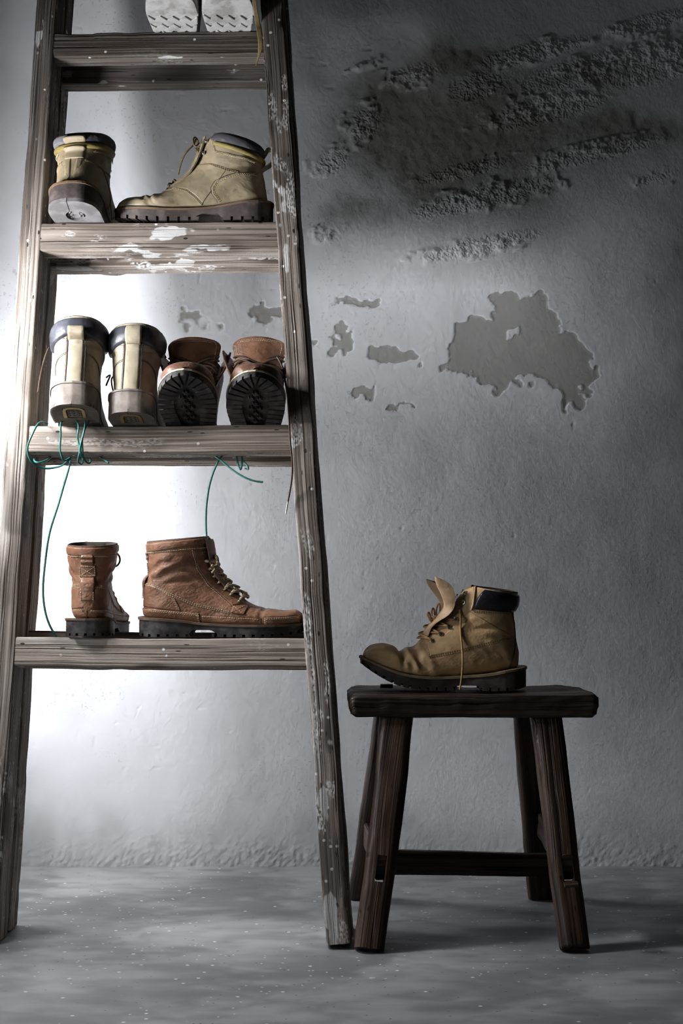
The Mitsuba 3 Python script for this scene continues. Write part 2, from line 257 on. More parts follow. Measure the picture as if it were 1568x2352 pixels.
# ------------------------------------------------------------------ ladder (a folded double ladder leaning on the wall, turned by PHI)
TH, PHI = math.atan(.2235), math.radians(3.0)
LU = np.array([math.cos(PHI), -math.sin(PHI), 0]); LE = np.array([math.sin(PHI), math.cos(PHI), 0])
LV = math.sin(TH) * LE + np.array([0, 0, math.cos(TH)]); LN = math.cos(TH) * LE - np.array([0, 0, math.sin(TH)])
LO = np.array([-.007, -.815, 0])
def lad(px, py, c=0.):
    """(a, b) on the ladder's plane at depth c behind its front face"""
    d = np.array([(px - 784) / F, 1, -(py - 1176) / F]); s = np.linalg.solve(np.stack([LU, LV, -d], 1), CAM - LO - LN * c); return s[:2]
LP = lambda a, b, c: LO + LU * a + LV * b + LN * c
def build_ladder():
    clampz = lambda P: np.concatenate([P[..., :2], np.maximum(P[..., 2:], .0005)], -1)
    SD, GAP, RD = .088, .014, .072
    edges = {'l': ((-68, 2160), (83, 0), (-8, 2160), (129, 0)), 'r': ((747, 2160), (597, 0), (802, 2160), (650, 0))}
    lines = {}
    for k, (o0, o1, i0, i1) in edges.items():
        q = [lad(*z) for z in (o0, o1, i0, i1)]
        lines[k] = lambda b, q=q: (np.interp(b, [-9, 9], [q[0][0] + (q[1][0] - q[0][0]) * (t - q[0][1]) / (q[1][1] - q[0][1]) for t in (-9, 9)]),
                                   np.interp(b, [-9, 9], [q[2][0] + (q[3][0] - q[2][0]) * (t - q[2][1]) / (q[3][1] - q[2][1]) for t in (-9, 9)]))
    top = 2.86
    for rear, c0, D in ((0, 0, SD), (1, SD + GAP, RD)):
        b0 = .008 if not rear else .026
        for sd in ('l', 'r'):
            (x0, x1), (y0, y1) = lines[sd](b0), lines[sd](top)
            m, uv = board(LP((x0 + x1) / 2, b0, c0 + D / 2), LP((y0 + y1) / 2, top, c0 + D / 2), LU, x1 - x0, y1 - y0, D, r=.0045, seed=3 + rear * 5 + (sd == 'r') * 2, wear=.0022, chip=.007, seg=.012, post=clampz)
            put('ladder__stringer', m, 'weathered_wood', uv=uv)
    fronts = [(1466, 1531, 1463, 1531), (977, 1038, 974, 1036), (508, 573, 507, 573), (70, 126, 68, 124)]
    rears = [(None, 1524), (None, 1060), (None, 613), (None, 188)]
    bs = []
    for i, (t0, t1, r0, r1) in enumerate(fronts):
        bt = (lad(350, t0)[1] + lad(650, r0)[1]) / 2; bb = (lad(350, t1)[1] + lad(650, r1)[1]) / 2; bs.append((bt, bb))
    bs += [(bs[3][0] + .409 * k, bs[3][1] + .409 * k) for k in (1, 2)]
    for i, (bt, bb) in enumerate(bs):
        bm = (bt + bb) / 2; a0 = lines['l'](bm)[1] - .006; a1 = lines['r'](bm)[0] + .004; td = .046
        m, uv = board(LP(a0, bm, .003 + td / 2), LP(a1, bm, .003 + td / 2), LN, td, td, bt - bb, r=.004, seed=20 + i, wear=.0016, chip=.006, seg=.01)
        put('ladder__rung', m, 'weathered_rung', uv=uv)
        cr = SD + GAP + .004
        bb2 = lad(400, rears[i][1], cr)[1] if i < 4 else bb - .01
        hh = .062; bm2 = bb2 + hh / 2; a0 = lines['l'](bm2)[1] - .006; a1 = lines['r'](bm2)[0] + .004
        m, uv = board(LP(a0, bm2, cr + .022), LP(a1, bm2, cr + .022), LN, .044, .044, hh, r=.004, seed=40 + i, wear=.002, chip=.012, seg=.01)
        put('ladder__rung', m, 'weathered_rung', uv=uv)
    tag('ladder', 'tall weathered paint-spattered wooden ladder leaning on the wall with boots on its rungs', 'ladder')
    return bs
RUNGS = build_ladder()

# ------------------------------------------------------------------ stool
def build_stool():
    x0, x1, yf, yr, zt, th = .015, .477, -.715, -.493, .4475, .042
    nz = lambda P: P
    def seat():
        pl = Polygon([(x0, yf), (x1, yf), (x1 + .002, yf + .06), (x1 - .012, yr - .05), (x1 - .055, yr), (x0 + .01, yr), (x0 - .004, yr - .06)]).buffer(-.012).buffer(.012, quad_segs=6)
        cs = m3.CrossSection([np.array(orient(pl).exterior.coords)[:-1]])
        m = m3.Manifold.extrude(cs, th).refine_to_length(.008)
        def wrp(v):
            v = np.array(v); s = (v[:, 2] / th - .5) * 2
            c = np.array([(x0 + x1) / 2, (yf + yr) / 2]); 
            edge = np.array([pl.exterior.distance(Point(q)) for q in v[:, :2]])
            rr = .007; e = np.clip(1 - edge / rr, 0, 1); pull = np.abs(s) ** 8
            zz = v[:, 2] - np.sign(s) * pull * (1 - np.sqrt(np.clip(1 - e**2, 0, 1))) * rr * .9
            zz = zz + (F3(np.c_[v[:, 0] * 14, v[:, 1] * 40, s * 2]) - .5) * .004 - .004 * np.exp(-((v[:, 0] - .25) / .12) ** 2) * (s > .8)
            xy = c + (v[:, :2] - c) * (1 - .010 * (s < 0)[:, None]) + (np.c_[N3(v * 45), N3(v * 45 + 9)] - .5) * .003
            return np.c_[xy, zz + zt - th]
        m = m.warp_batch(wrp); q = m.to_mesh(); v, f = q.vert_properties[:, :3], q.tri_verts
        mesh = trimesh.graph.smooth_shade(trimesh.Trimesh(v, f, process=False), angle=math.radians(40), facet_minarea=None)
        return mesh, np.c_[mesh.vertices[:, 0] + 3, mesh.vertices[:, 1] + mesh.vertices[:, 2] + 2]
    m, uv = seat(); put('stool__seat', m, 'stool_seat_wood', uv=uv)
    zb = zt - th + .004
    # legs: (foot x, foot y, top x, top y, width, depth); square-holed mortises in the front ones
    def leg(f, t, wf, wt, df, dt, seed, hole=None, peg=False):
        p0, p1 = np.array([f[0], f[1], .0005]), np.array([t[0], t[1], zb])
        m, uv = board(p0, p1, (1, 0, 0), wf, wt, df, dt, r=.014, seed=seed, wear=.003, chip=.006, seg=.008, post=lambda P: np.concatenate([P[..., :2], np.where(P[..., 2:] < .015, np.maximum(P[..., 2:], .0008), P[..., 2:])], -1))
        if hole is not None:
            ax = unit(p1 - p0); c = p0 + ax * hole[0] / ax[2] + np.array([hole[1], 0, 0]); X = unit(np.cross([0, 1, 0], ax)); X = X if X[0] > 0 else -X; Y = np.cross(ax, X)
            R = np.eye(4); R[:3, 0], R[:3, 1], R[:3, 2], R[:3, 3] = X, Y, ax, c
            mm = trimesh.Trimesh(m.vertices, m.faces, process=False); mm.merge_vertices(merge_tex=True, merge_norm=True, digits_vertex=6); mm.update_faces(mm.nondegenerate_faces()); mm.remove_unreferenced_vertices(); mm.fix_normals()
            M = m3.Manifold(m3.Mesh(np.asarray(mm.vertices, np.float32), np.asarray(mm.faces, np.uint32)))
            if M.status() == m3.Error.NoError and M.volume() > 0:
                cut = trimesh.creation.box((hole[2], .4, hole[3]), transform=R); cut = m3.Manifold(m3.Mesh(np.asarray(cut.vertices, np.float32), np.asarray(cut.faces, np.uint32)))
                q = (M - cut).to_mesh(); mesh = trimesh.graph.smooth_shade(trimesh.Trimesh(q.vert_properties[:, :3], q.tri_verts, process=False), angle=math.radians(35), facet_minarea=None)
                rel = mesh.vertices - p0; m, uv = mesh, np.c_[rel @ ax + seed, rel @ X + (rel @ Y) + seed * .29 + 1]
            else: print('hole failed', M.status())
        k = put('stool__leg', m, 'stool_wood', uv=uv); return k
    A = lambda px, D: (px - 784) * D / F
    leg((A(849, 3.44), -.825), (A(912, 3.57), -.675), .054, .062, .05, .05, 61, hole=(.133, .002, .017, .048))
    k = leg((A(1320, 3.44), -.825), (A(1254, 3.57), -.675), .052, .058, .05, .05, 62, hole=(.133, .004, .019, .042))
    leg((A(823, 3.90), -.36), (A(895, 3.72), -.535), .042, .052, .05, .048, 63)
    leg((A(1243, 3.90), -.36), (A(1208, 3.72), -.535), .050, .055, .05, .048, 64)
    # side stretchers front to back, cross stretcher between them, wedged tenon
    for px0, px1, s in ((872, 842, 71), (1302, 1237, 72)):
        zz = .142; p0 = np.array([A(px0, 3.48), -.79, zz]); p1 = np.array([A(px1, 3.86), -.395, zz + (.03 if s == 72 else 0)])
        m, uv = board(p0, p1, (1, 0, 0), .020, .020, .046, .052, r=.004, seed=s, wear=.002); put('stool__stretcher', m, 'stool_wood', uv=uv)
    m, uv = board([A(862, 3.66), -.60, .118], [A(1268, 3.66), -.60, .113], (0, 0, 1), .047, .043, .028, r=.008, seed=73, wear=.004, chip=.006); put('stool__stretcher', m, 'stool_wood', uv=uv)
    m, uv = board([A(888, 3.69) - .012, -.55, zt - .003], [A(888, 3.69) + .012, -.55, zt - .003], (0, 0, 1), .016, .016, .02, r=.003, seed=74); put('stool__wedge', m, 'stool_seat_wood', uv=uv)
    m, uv = board([A(1310, 3.44) - .012, -.832, .118], [A(1310, 3.44) + .012, -.832, .120], (0, 0, 1), .007, .007, .02, r=.002, seed=75); put('stool__peg', m, 'stool_wood', uv=uv)
    tag('stool', 'low dark brown wooden stool with splayed legs beside the ladder', 'stool')
build_stool()
# ------------------------------------------------------------------ leathers and rubbers
def leather(name, base, dark, light, rough=.5, spots=.35, grainy=.5, scuff=.3, bs=.0012, clear=0.):
    def col(p, n, uv):
        x, y, z = p.x, p.y, p.z
        a = fbm(x * 26, y * 26, z * 26); b = fbm(x * 90, y * 90, z * 90)
        c = mix(base, dark, sm(.48, .75, a) * .75); c = mix(c, light, sm(.52, .75, fbm(x * 34 + 5, y * 34, z * 34)) * .6)
        c = mix(c, dark, sm(.60, .72, b) * spots); c = mix(c, light, sm(.64, .72, noise(x * 240, y * 240, z * 110)) * sm(.45, .65, a) * scuff)
        return c
    return pbr(name, mikit.proc(col), rough, .35, lambda p, n, uv: fbm(p.x * 300, p.y * 300, p.z * 300) * grainy + fbm(p.x * 70, p.y * 70, p.z * 70) * .8, bs, **({'clearcoat': clear, 'clearcoat_gloss': .6} if clear else {}))
leather('leather_brown', (.20, .098, .056), (.115, .054, .032), (.29, .155, .097), .42, .35, .9, .35)
leather('leather_brown_dark', (.135, .068, .044), (.07, .036, .024), (.20, .108, .074), .45, .3, .8, .3)
leather('leather_wheat', (.46, .30, .15), (.26, .16, .075), (.55, .38, .21), .62, .3, .35, .15)
leather('leather_tan', (.255, .215, .15), (.165, .135, .09), (.32, .275, .20), .6, .3, .35, .2)
leather('leather_sand', (.225, .178, .11), (.13, .10, .06), (.30, .245, .16), .55, .35, .35, .2)
leather('leather_tongue', (.42, .28, .16), (.30, .19, .10), (.50, .36, .22), .75, .2, .3, .1)
leather('collar_black', (.014, .014, .017), (.008, .008, .010), (.03, .03, .034), .30, .2, .6, .3)
leather('collar_navy', (.032, .032, .039), (.018, .018, .022), (.07, .07, .08), .42, .3, .5, .35)
leather('collar_worn', (.045, .043, .047), (.018, .018, .02), (.20, .195, .20), .8, .3, .9, .9)
leather('band_yellow', (.20, .155, .045), (.12, .09, .03), (.26, .21, .08), .7)
leather('lining_dark', (.05, .04, .032), (.03, .024, .02), (.08, .066, .05), .9)
leather('leather_black', (.025, .020, .022), (.014, .011, .012), (.05, .045, .05), .5)
def rubber(name, base, dust, k=.5, rough=.6):
    def col(p, n, uv):
        a = fbm(p.x * 45, p.y * 45, p.z * 45); return mix(base, dust, sm(.42, .72, a) * k + sm(.6, .75, noise(p.x * 300, p.y * 300, p.z * 300)) * .25 * k)
    return pbr(name, mikit.proc(col), rough, .3)
rubber('rubber_black', (.022, .020, .019), (.085, .078, .072), .6, .5)
rubber('rubber_brown', (.045, .034, .031), (.11, .09, .08), .6)
rubber('rubber_taupe', (.115, .094, .078), (.19, .16, .135), .7)
rubber('rubber_grey', (.095, .089, .087), (.16, .153, .15), .8)
rubber('rubber_white', (.36, .35, .335), (.20, .19, .175), .8)
rubber('welt_tan', (.25, .19, .11), (.14, .10, .06), .6)
rubber('welt_brown', (.12, .075, .045), (.07, .045, .03), .6)
rubber('welt_cream', (.46, .40, .28), (.28, .235, .16), .6)
rubber('lace_brown', (.06, .036, .023), (.11, .07, .045), .6)
rubber('lace_gold', (.38, .23, .09), (.20, .12, .05), .6)
rubber('lace_olive', (.14, .10, .04), (.06, .045, .02), .7)
rubber('wire_green', (.035, .15, .125), (.015, .07, .062), .5, .4)
pbr('thread_cream', (.52, .43, .29), .8, .2); pbr('thread_tan', (.30, .225, .13), .8, .2); pbr('thread_dark', (.07, .05, .035), .8, .2)
def rope_col(p, n, uv):
    a = noise(p.x * 420 + p.z * 420, p.z * 420 - p.x * 300, p.y * 300); return mix((.48, .38, .25), (.12, .08, .05), sm(.52, .62, a))
pbr('lace_rope', mikit.proc(rope_col), .8, .2)
pbr('metal_nickel', (.75, .73, .68), .22, .5, metallic=1.0); pbr('metal_dark', (.16, .14, .12), .35, .5, metallic=1.0); pbr('metal_brass', (.42, .31, .13), .42, .5, metallic=.85)

# ------------------------------------------------------------------ boots
class Surf:
    """a smooth mesh that can be asked where straight lines meet it"""
    def __init__(s, m): s.m = m; s.n = np.array(meshkit.arrays(m, True)[2]); s.ri = m.ray
    def hit(s, o, d):
        o, d = np.asarray(o, float), np.broadcast_to(np.asarray(d, float), np.shape(o)); loc, ir, it = s.ri.intersects_location(o, d, multiple_hits=False)
        P, Nn, ok = np.full(o.shape, np.nan), np.full(o.shape, np.nan), np.zeros(len(o), bool)
        if len(ir):
            f = s.m.faces[it]; bc = trimesh.triangles.points_to_barycentric(s.m.vertices[f], loc); nn = (s.n[f] * bc[..., None]).sum(1)
            P[ir], Nn[ir] = loc, nn / (np.linalg.norm(nn, axis=1, keepdims=True) + 1e-12); ok[ir] = np.isfinite(P[ir]).all(1) & np.isfinite(Nn[ir]).all(1) & (np.linalg.norm(Nn[ir], axis=1) > .5)
        if not ok.all() and ok.any():
            good = np.nonzero(ok)[0]
            for i in np.nonzero(~ok)[0]: j = good[np.argmin(np.abs(good - i))]; P[i], Nn[i] = P[j], Nn[j]
        return P, Nn
    def side(s, q, sg): q = np.asarray(q, float); return s.hit(np.c_[q[:, 0], np.full(len(q), sg * .3), q[:, 1]], (0, -sg, 0))
    def back(s, q): q = np.asarray(q, float); return s.hit(np.c_[np.full(len(q), -.3), q], (1, 0, 0))
    def top(s, q): q = np.asarray(q, float); return s.hit(np.c_[q, np.full(len(q), .5)], (0, 0, -1))
    def wrap(s, ax, al, z): al = np.asarray(al, float); z = np.broadcast_to(z, al.shape); ax = np.broadcast_to(ax, al.shape); d = np.stack([np.cos(al), np.sin(al), 0 * al], -1); return s.hit(np.stack([ax, 0 * al, z], -1) + d * .4, -d)

def shell_patch(P, Nn, th, wrapu=False, edge=2, puff=0.):
    """a sheet of leather of thickness th lying on the surface points P (nu, nv, 3): rounded borders that dip into the surface"""
    nu, nv = P.shape[:2]; u = np.minimum(np.arange(nu), np.arange(nu)[::-1]) if not wrapu else np.full(nu, 99); v = np.minimum(np.arange(nv), np.arange(nv)[::-1])
    e = np.minimum(u[:, None], v[None]); h = th * np.sqrt(np.clip(1 - (1 - np.clip(e / edge, 0, 1)) ** 2, 0, 1)) - .0012 * (e == 0)
    if puff: h = h + puff * np.sin(np.pi * np.linspace(0, 1, nv))[None] ** .55 * (1 if wrapu else np.sin(np.pi * np.clip(np.linspace(0, 1, nu), .0, 1))[:, None] ** .15)
    m = grid_mesh(P + Nn * h[..., None]); c = m.vertices[m.faces[len(m.faces) // 2]]; fn = np.cross(c[1] - c[0], c[2] - c[0])
    if (m.face_normals * Nn.reshape(-1, 3)[m.faces[:, 0]]).sum() < 0: m.faces = m.faces[:, ::-1]
    return m

class Boot:
    def __init__(b, st, W=1.0, creases=(), nt=150, na=96, shrink=0., rough=.0012, seed=0):
        st = np.array(st, float); k = np.r_[0, np.cumsum(np.linalg.norm(np.diff(st[:, :2], axis=0), axis=1) + np.linalg.norm(np.diff(st[:, 2:4], axis=0), axis=1))]; k /= k[-1]
        b.kn, b.f, b.W, b.seed = k, PchipInterpolator(k, st), W, seed; b.parts, b.stitches = [], {}
        b.top_t = 1.0; t = np.linspace(0, 1, nt) ** 1.0; a = np.arange(na) / na * 2 * np.pi
        P = b.ring(t, a); m = grid_mesh(P, close=True); 
        c = trimesh.Trimesh(m.vertices, m.faces, process=False)
        nn = meshkit.arrays(c, True)[2]; sgn = np.sign((nn * (P - P.mean(1, keepdims=True)).reshape(-1, 3)).sum())
        if sgn < 0: m.faces = m.faces[:, ::-1]; nn = -nn
        v = P.reshape(-1, 3); h = (F3(v * 28 + seed) - .5) * rough * 2.2 + (F3(v * 75 + seed) - .5) * rough * .9
        for cx, cz, ang, ln, wd, dp in creases:       # a fold: centre, direction in degrees, half length, half width, depth
            ca, sa = math.cos(math.radians(ang)), math.sin(math.radians(ang)); dx, dz = v[:, 0] - cx, v[:, 2] - cz; wob = (N3(v * 60 + cx * 99) - .5) * wd * 1.6
            q = dx * ca + dz * sa; r = -dx * sa + dz * ca + wob; env = np.exp(-(q / ln) ** 2 * 1.2)
            h += -dp * env * np.exp(-(r / wd) ** 2) + dp * .55 * env * np.exp(-((r - wd * 1.9) / (wd * 1.2)) ** 2)
        P = P + (nn * h[:, None]).reshape(P.shape); b.P, b.t, b.a = P, t, a
        vv = np.vstack([P.reshape(-1, 3), [P[0].mean(0) + [.001, 0, 0]]]); j = np.arange(na); tip = np.stack([j, np.full(na, len(vv) - 1), (j + 1) % na], 1)
        fm = m.faces; fc = np.vstack([fm, tip if sgn > 0 else tip[:, ::-1]])
        b.mesh = trimesh.Trimesh(vv, fc, process=False); b.S = Surf(b.mesh)
        b.nn = np.array(meshkit.arrays(grid_mesh(P, close=True), True)[2]).reshape(P.shape) * (1 if sgn > 0 else -1)
    def ring(b, t, a):
        q = b.f(t); Tp, Bp, W = q[:, None, 0:2], q[:, None, 2:4], q[:, None, 4] * b.W; nb, ntp = q[:, None, 5], q[:, None, 6]
        ca, sa = np.cos(a)[None], np.sin(a)[None]; n = np.where(ca > 0, nb, ntp)
        s = .5 - .5 * np.sign(ca) * np.abs(ca) ** (2 / n); y = W * np.sign(sa) * np.abs(sa) ** (2 / n); xz = Bp + (Tp - Bp) * s[..., None]
        return np.stack([xz[..., 0], y, xz[..., 1]], -1)
    def add(b, key, mesh, mat, uv=None): b.parts.append((key, mesh, mat))
    def front(b, z):
        """front centre line of the upper at height z, and the outward direction there"""
        q = b.f(np.linspace(.25, 1, 200)); i = np.argmin(np.abs(q[:, 1] - z)); d = q[min(i + 3, 199), :2] - q[max(i - 3, 0), :2]; n = unit([d[1], -d[0]]); n = n if n[0] > 0 else -n
        i2 = np.argmin(np.abs(b.t - np.linspace(.25, 1, 200)[i])); p = b.P[i2, len(b.a) // 2]; return p, np.array([n[0], 0, n[1]])
    def upper(b, mat, lining='lining_dark', throat=None, depth=.055, th=.0035):
        P = b.P.copy()
        if throat:                                       # the open front: the skin between the eyelet rows lies deeper
            t0, w0, w1, dp = throat; k = sstep(t0, t0 + .05, b.t)[:, None]; ad = np.abs(b.a - np.pi)[None]; wd = w0 + (w1 - w0) * np.clip((b.t - t0) / (1 - t0), 0, 1)[:, None]
            P -= b.nn * (dp * k * (1 - sstep(wd * .85, wd * 1.15, ad)))[..., None]
        b.P2 = P; vv = b.mesh.vertices.copy(); vv[:-1] = P.reshape(-1, 3); b.add('upper', trimesh.Trimesh(vv, b.mesh.faces, process=False), mat)
        # lining: over the rim and down inside
        k = np.linspace(1, 1 - depth / .12, 12); R = []; c1 = b.P[-1].mean(0); up = unit(b.P[-1].mean(0) - b.P[-12].mean(0))
        for i, off in enumerate([(.000, .0), (.0006, .0012), (.0022, .0018), (.0042, .0006)]): r = P[-1] - b.nn[-1] * off[0] + up * off[1]; R.append(r)
        for i in range(1, 14):
            j = -1 - i * 3
            if -j >= len(b.t) * .5: break
            c = P[j].mean(0); R.append(c + (P[j] - c) * (1 - .0042 / .045))
        c = R[-1].mean(0); R.append(c + (R[-1] - c) * .3); R.append(c + (R[-1] - c) * .01)
        m = grid_mesh(np.array(R), close=True); b.add('lining', m if (m.face_normals[5] @ up) > -2 and np.dot(m.face_normals[len(b.a)], up) > 0 else trimesh.Trimesh(m.vertices, m.faces[:, ::-1], process=False), lining)
    def bandring(b, key, mat, t0, t1, amax, th=.001, puff=.004, nv=16, nu=90, tfun=None):
        """a sheet that follows the rings from t0 to t1 around the back, out to the angle amax on either side"""
        from scipy.interpolate import RegularGridInterpolator as RGI
        aa = np.r_[b.a - 2 * np.pi, b.a, b.a + 2 * np.pi]; PP, NN = np.concatenate([b.P] * 3, 1), np.concatenate([b.nn] * 3, 1)
        fp, fn = RGI((b.t, aa), PP), RGI((b.t, aa), NN); A = np.linspace(-amax, amax, nu)[:, None] + 0 * np.linspace(0, 1, nv)[None]; Tt = np.linspace(t0, t1, nv)[None] + 0 * A
        if tfun is not None: Tt = tfun(A, np.linspace(0, 1, nv)[None])
        q = np.stack([Tt.clip(0, 1), A], -1); b.add(key, shell_patch(fp(q), fn(q), th, puff=puff), mat); return fp, fn
    def panel(b, key, mat, lo, hi, sg, th=.0013, nu=60, nv=24, edge=2):
        """a sheet between two lines drawn in side view"""
        lo, hi = resample(lo, 1e9 if len(lo) < 2 else 1e-3), resample(hi, 1e-3); s = np.linspace(0, 1, nu); pick = lambda L: np.stack([np.interp(s, np.linspace(0, 1, len(L)), L[:, k]) for k in (0, 1)], 1)
        A, B = pick(lo), pick(hi); v = np.linspace(0, 1, nv)[None, :, None]; q = A[:, None] * (1 - v) + B[:, None] * v
        P, Nn = b.S.side(q.reshape(-1, 2), sg); b.add(key, shell_patch(P.reshape(nu, nv, 3), Nn.reshape(nu, nv, 3), th, edge=edge), mat)
    def wrap_panel(b, key, mat, ax, al0, al1, zlo, zhi, th=.0013, nu=80, nv=20, edge=2, puff=0.):
        al = np.linspace(al0, al1, nu); v = np.linspace(0, 1, nv)[None]; z0, z1 = np.vectorize(zlo)(al)[:, None], np.vectorize(zhi)(al)[:, None]; Z = z0 + (z1 - z0) * v; A = al[:, None] + 0 * Z
        P, Nn = b.S.wrap(np.full(A.size, ax), A.ravel(), Z.ravel()); b.add(key, shell_patch(P.reshape(nu, nv, 3), Nn.reshape(nu, nv, 3), th, edge=edge, puff=puff), mat)
    def stitch(b, P, Nn, mat='thread_cream', dash=.0030, gap=.0014, r=.00055, off=.0012, double=0.):
        P = np.asarray(P); Q = P + Nn * off; d = np.r_[0, np.cumsum(np.linalg.norm(np.diff(Q, axis=0), axis=1))]
        if double:
            tv = np.gradient(Q, axis=0); sd = np.cross(tv, Nn); sd /= np.linalg.norm(sd, axis=1, keepdims=True) + 1e-9; b.stitch(P + sd * double, Nn, mat, dash, gap, r, off)
        s = 0
        while s + dash < d[-1]:
            ss = np.array([s, s + dash * .15, s + dash * .5, s + dash * .85, s + dash]); q = np.stack([np.interp(ss, d, Q[:, k]) for k in range(3)], 1); n = np.stack([np.interp(ss, d, Nn[:, k]) for k in range(3)], 1)
            q += n * np.array([-.0008, 0, .0002, 0, -.0008])[:, None]; b.stitches.setdefault(mat, []).append(tube(q, r, 5)); s += dash + gap
    def stitch_side(b, q, sides=(1, -1), **k):
        q = resample(q, .0015)
        for sg in sides: P, Nn = b.S.side(q, sg); b.stitch(P, Nn, **k)
    def seam(b, key, mat, P, Nn, r=.0009, off=.0006): b.add(key, tube(P + Nn * off, r, 6), mat)
    def sole(b, hw, zt, g, mat, welt=None, heel=.085, arch=(.085, .125), archh=.014, lug=.006, slot=.0042, pitch=.0155, depth=.022, off=.004, welt_t=.0042, weltw=.002, center=True, sep=False, lugs=True, taper=0., lug_mat=None, hollow=None):
        xs, ws = np.array(hw).T; f = PchipInterpolator(xs, ws); x = xs[0] + (xs[-1] - xs[0]) * (.5 - .5 * np.cos(np.linspace(0, np.pi, 90))); h = f(x)
        o = orient(Polygon(np.vstack([np.c_[x, -h], np.c_[x, h][::-1]])).buffer(off).simplify(.0003)); b.outline = o
        fz, fg = (PchipInterpolator(*np.array(q).T) for q in (zt, g)); cl = lambda x: np.clip(x, 0, xs[-1])
        gz, tz = lambda x: fg(np.clip(x, g[0][0], g[-1][0])), lambda x: fz(np.clip(x, zt[0][0], zt[-1][0]))
        def ext(pl, z0, z1, ref=.0055):
            cs = m3.CrossSection([np.array(orient(q).exterior.coords)[:-1] for q in getattr(pl, 'geoms', [pl])] + [np.array(i.coords)[:-1] for q in getattr(pl, 'geoms', [pl]) for i in orient(q).interiors])
            m = m3.Manifold.extrude(cs, .02).refine_to_length(ref)
            def wrp(v): v = np.array(v); s = v[:, 2] / .02; a, c = z0(v[:, 0]), z1(v[:, 0]); v[:, 2] = a + s * (c - a); return v
            q = m.warp_batch(wrp).to_mesh(); return trimesh.Trimesh(q.vert_properties[:, :3], q.tri_verts, process=False)
        inarch = lambda x: sstep(heel, heel + .004, x) * (1 - sstep(arch[1], arch[1] + .02, x))
        zb = lambda x: gz(x) + (lug if lugs else 0) + inarch(x) * np.maximum(np.minimum(archh, tz(x) - gz(x) - .006) - lug, 0)
        body = ext(o, zb, lambda x: tz(x) - .001, .0045)
        if lugs:
            inner = o.buffer(-depth); ring = o.difference(inner); L = o.exterior; n = int(L.length / pitch); cuts = []
            for i in range(n):
                p, p2 = L.interpolate(i / n, normalized=True), L.interpolate(i / n + .002, normalized=True); tv = unit([p2.x - p.x, p2.y - p.y]); nv = np.array([-tv[1], tv[0]]); c = np.array([p.x, p.y]); cuts.append(LineString([c - nv * .006, c + nv * (depth + .006)]).buffer(slot / 2, cap_style='flat'))
            zone = union_all([sbox(-1, -1, heel, 1), sbox(arch[1] + .005, -1, 1, 1)]); q = ring.difference(union_all(cuts)).intersection(zone); pieces = [z for z in getattr(q, 'geoms', [q]) if z.area > 8e-6]
            if center:
                c0 = o.buffer(-depth - .005).intersection(zone); cr = union_all([sbox(-.0055, -.002, .0055, .002), sbox(-.002, -.0055, .002, .0055)])
                for i, cx in enumerate(np.arange(.015, xs[-1], .0155)):
                    for cy in np.arange(-.031, .032, .0155): pc = affinity.translate(affinity.rotate(cr, 20), cx, cy + (i % 2) * .0077); pieces += [pc] if c0.contains(pc) else []
            if hollow is not None: pieces = [z for z in (q.difference(hollow) for q in pieces) for z in getattr(z, 'geoms', [z]) if z.area > 8e-6]
            lm = [ext(z, gz, lambda x: gz(x) + lug + .0006, .008) for z in pieces]
            if sep: b.add('outsole', body, mat); [b.add('outsole__lug', m, lug_mat or mat) for m in lm]
            else: b.add('outsole', cat([body] + lm), mat)
        else: b.add('outsole', body, mat)
        if welt: b.add('welt', ext(o.buffer(weltw), lambda x: tz(x) - .0012, lambda x: tz(x) - .0012 + welt_t, .006), welt)
        b.gz, b.tz, b.ext, b.zb = gz, tz, ext, zb
    def eyelets(b, pts, mat='metal_nickel', ro=.0040, ri=.0020, key='eyelet', hook=False):
        out = {}
        g = np.linspace(0, 2 * np.pi, 17)[:-1]
        for sg in (1, -1):
            P, Nn = b.S.side(np.array(pts), sg); out[sg] = (P, Nn)
            for p, n in zip(P, Nn):
                R = trimesh.geometry.align_vectors([0, 0, 1], n); R[:3, 3] = p + n * .0012
                m = trimesh.creation.icosphere(2, ro * .9) if hook else trimesh.creation.torus((ro + ri) / 2, (ro - ri) / 2 * 1.15, 16, 8)
                if hook: m.apply_scale([1, 1, .75]); m = cat([m, trimesh.creation.cylinder(.0022, .006, sections=10)]); m.apply_translation([0, 0, .003])
                m.apply_transform(R); b.add(key, m, mat)
        return out
    def laces(b, ey, mat, r=.0016, lift=.004, key='lace', diag=True, bars=True, upto=None, sag=.0):
        (Pp, Np), (Pm, Nm) = ey[1], ey[-1]; n = len(Pp) if upto is None else upto; ms = []
        def arc(i, j, k):
            p, q = Pm[i] + Nm[i] * r, Pp[j] + Np[j] * r; z = (p[2] + q[2]) / 2; c, d = b.front(z); mid = c + d * (lift + k) ; mid[1] = 0
            a1 = (p * .55 + mid * .45) + d * lift * .75 + Nm[i] * r * 1.2; a2 = (q * .55 + mid * .45) + d * lift * .75 + Np[j] * r * 1.2
            return tube(spline([p - Nm[i] * .003, p + Nm[i] * r, a1, mid, a2, q + Np[j] * r, q - Np[j] * .003], 30), r, 8)
        for i in range(n):
            if bars and (i == 0 or not diag): ms.append(arc(i, i, 0))
            if diag and i + 1 < n: ms.append(arc(i, i + 1, 0)); ms.append(arc(i + 1, i, r * 1.4))
        b.add(key, cat(ms), mat)
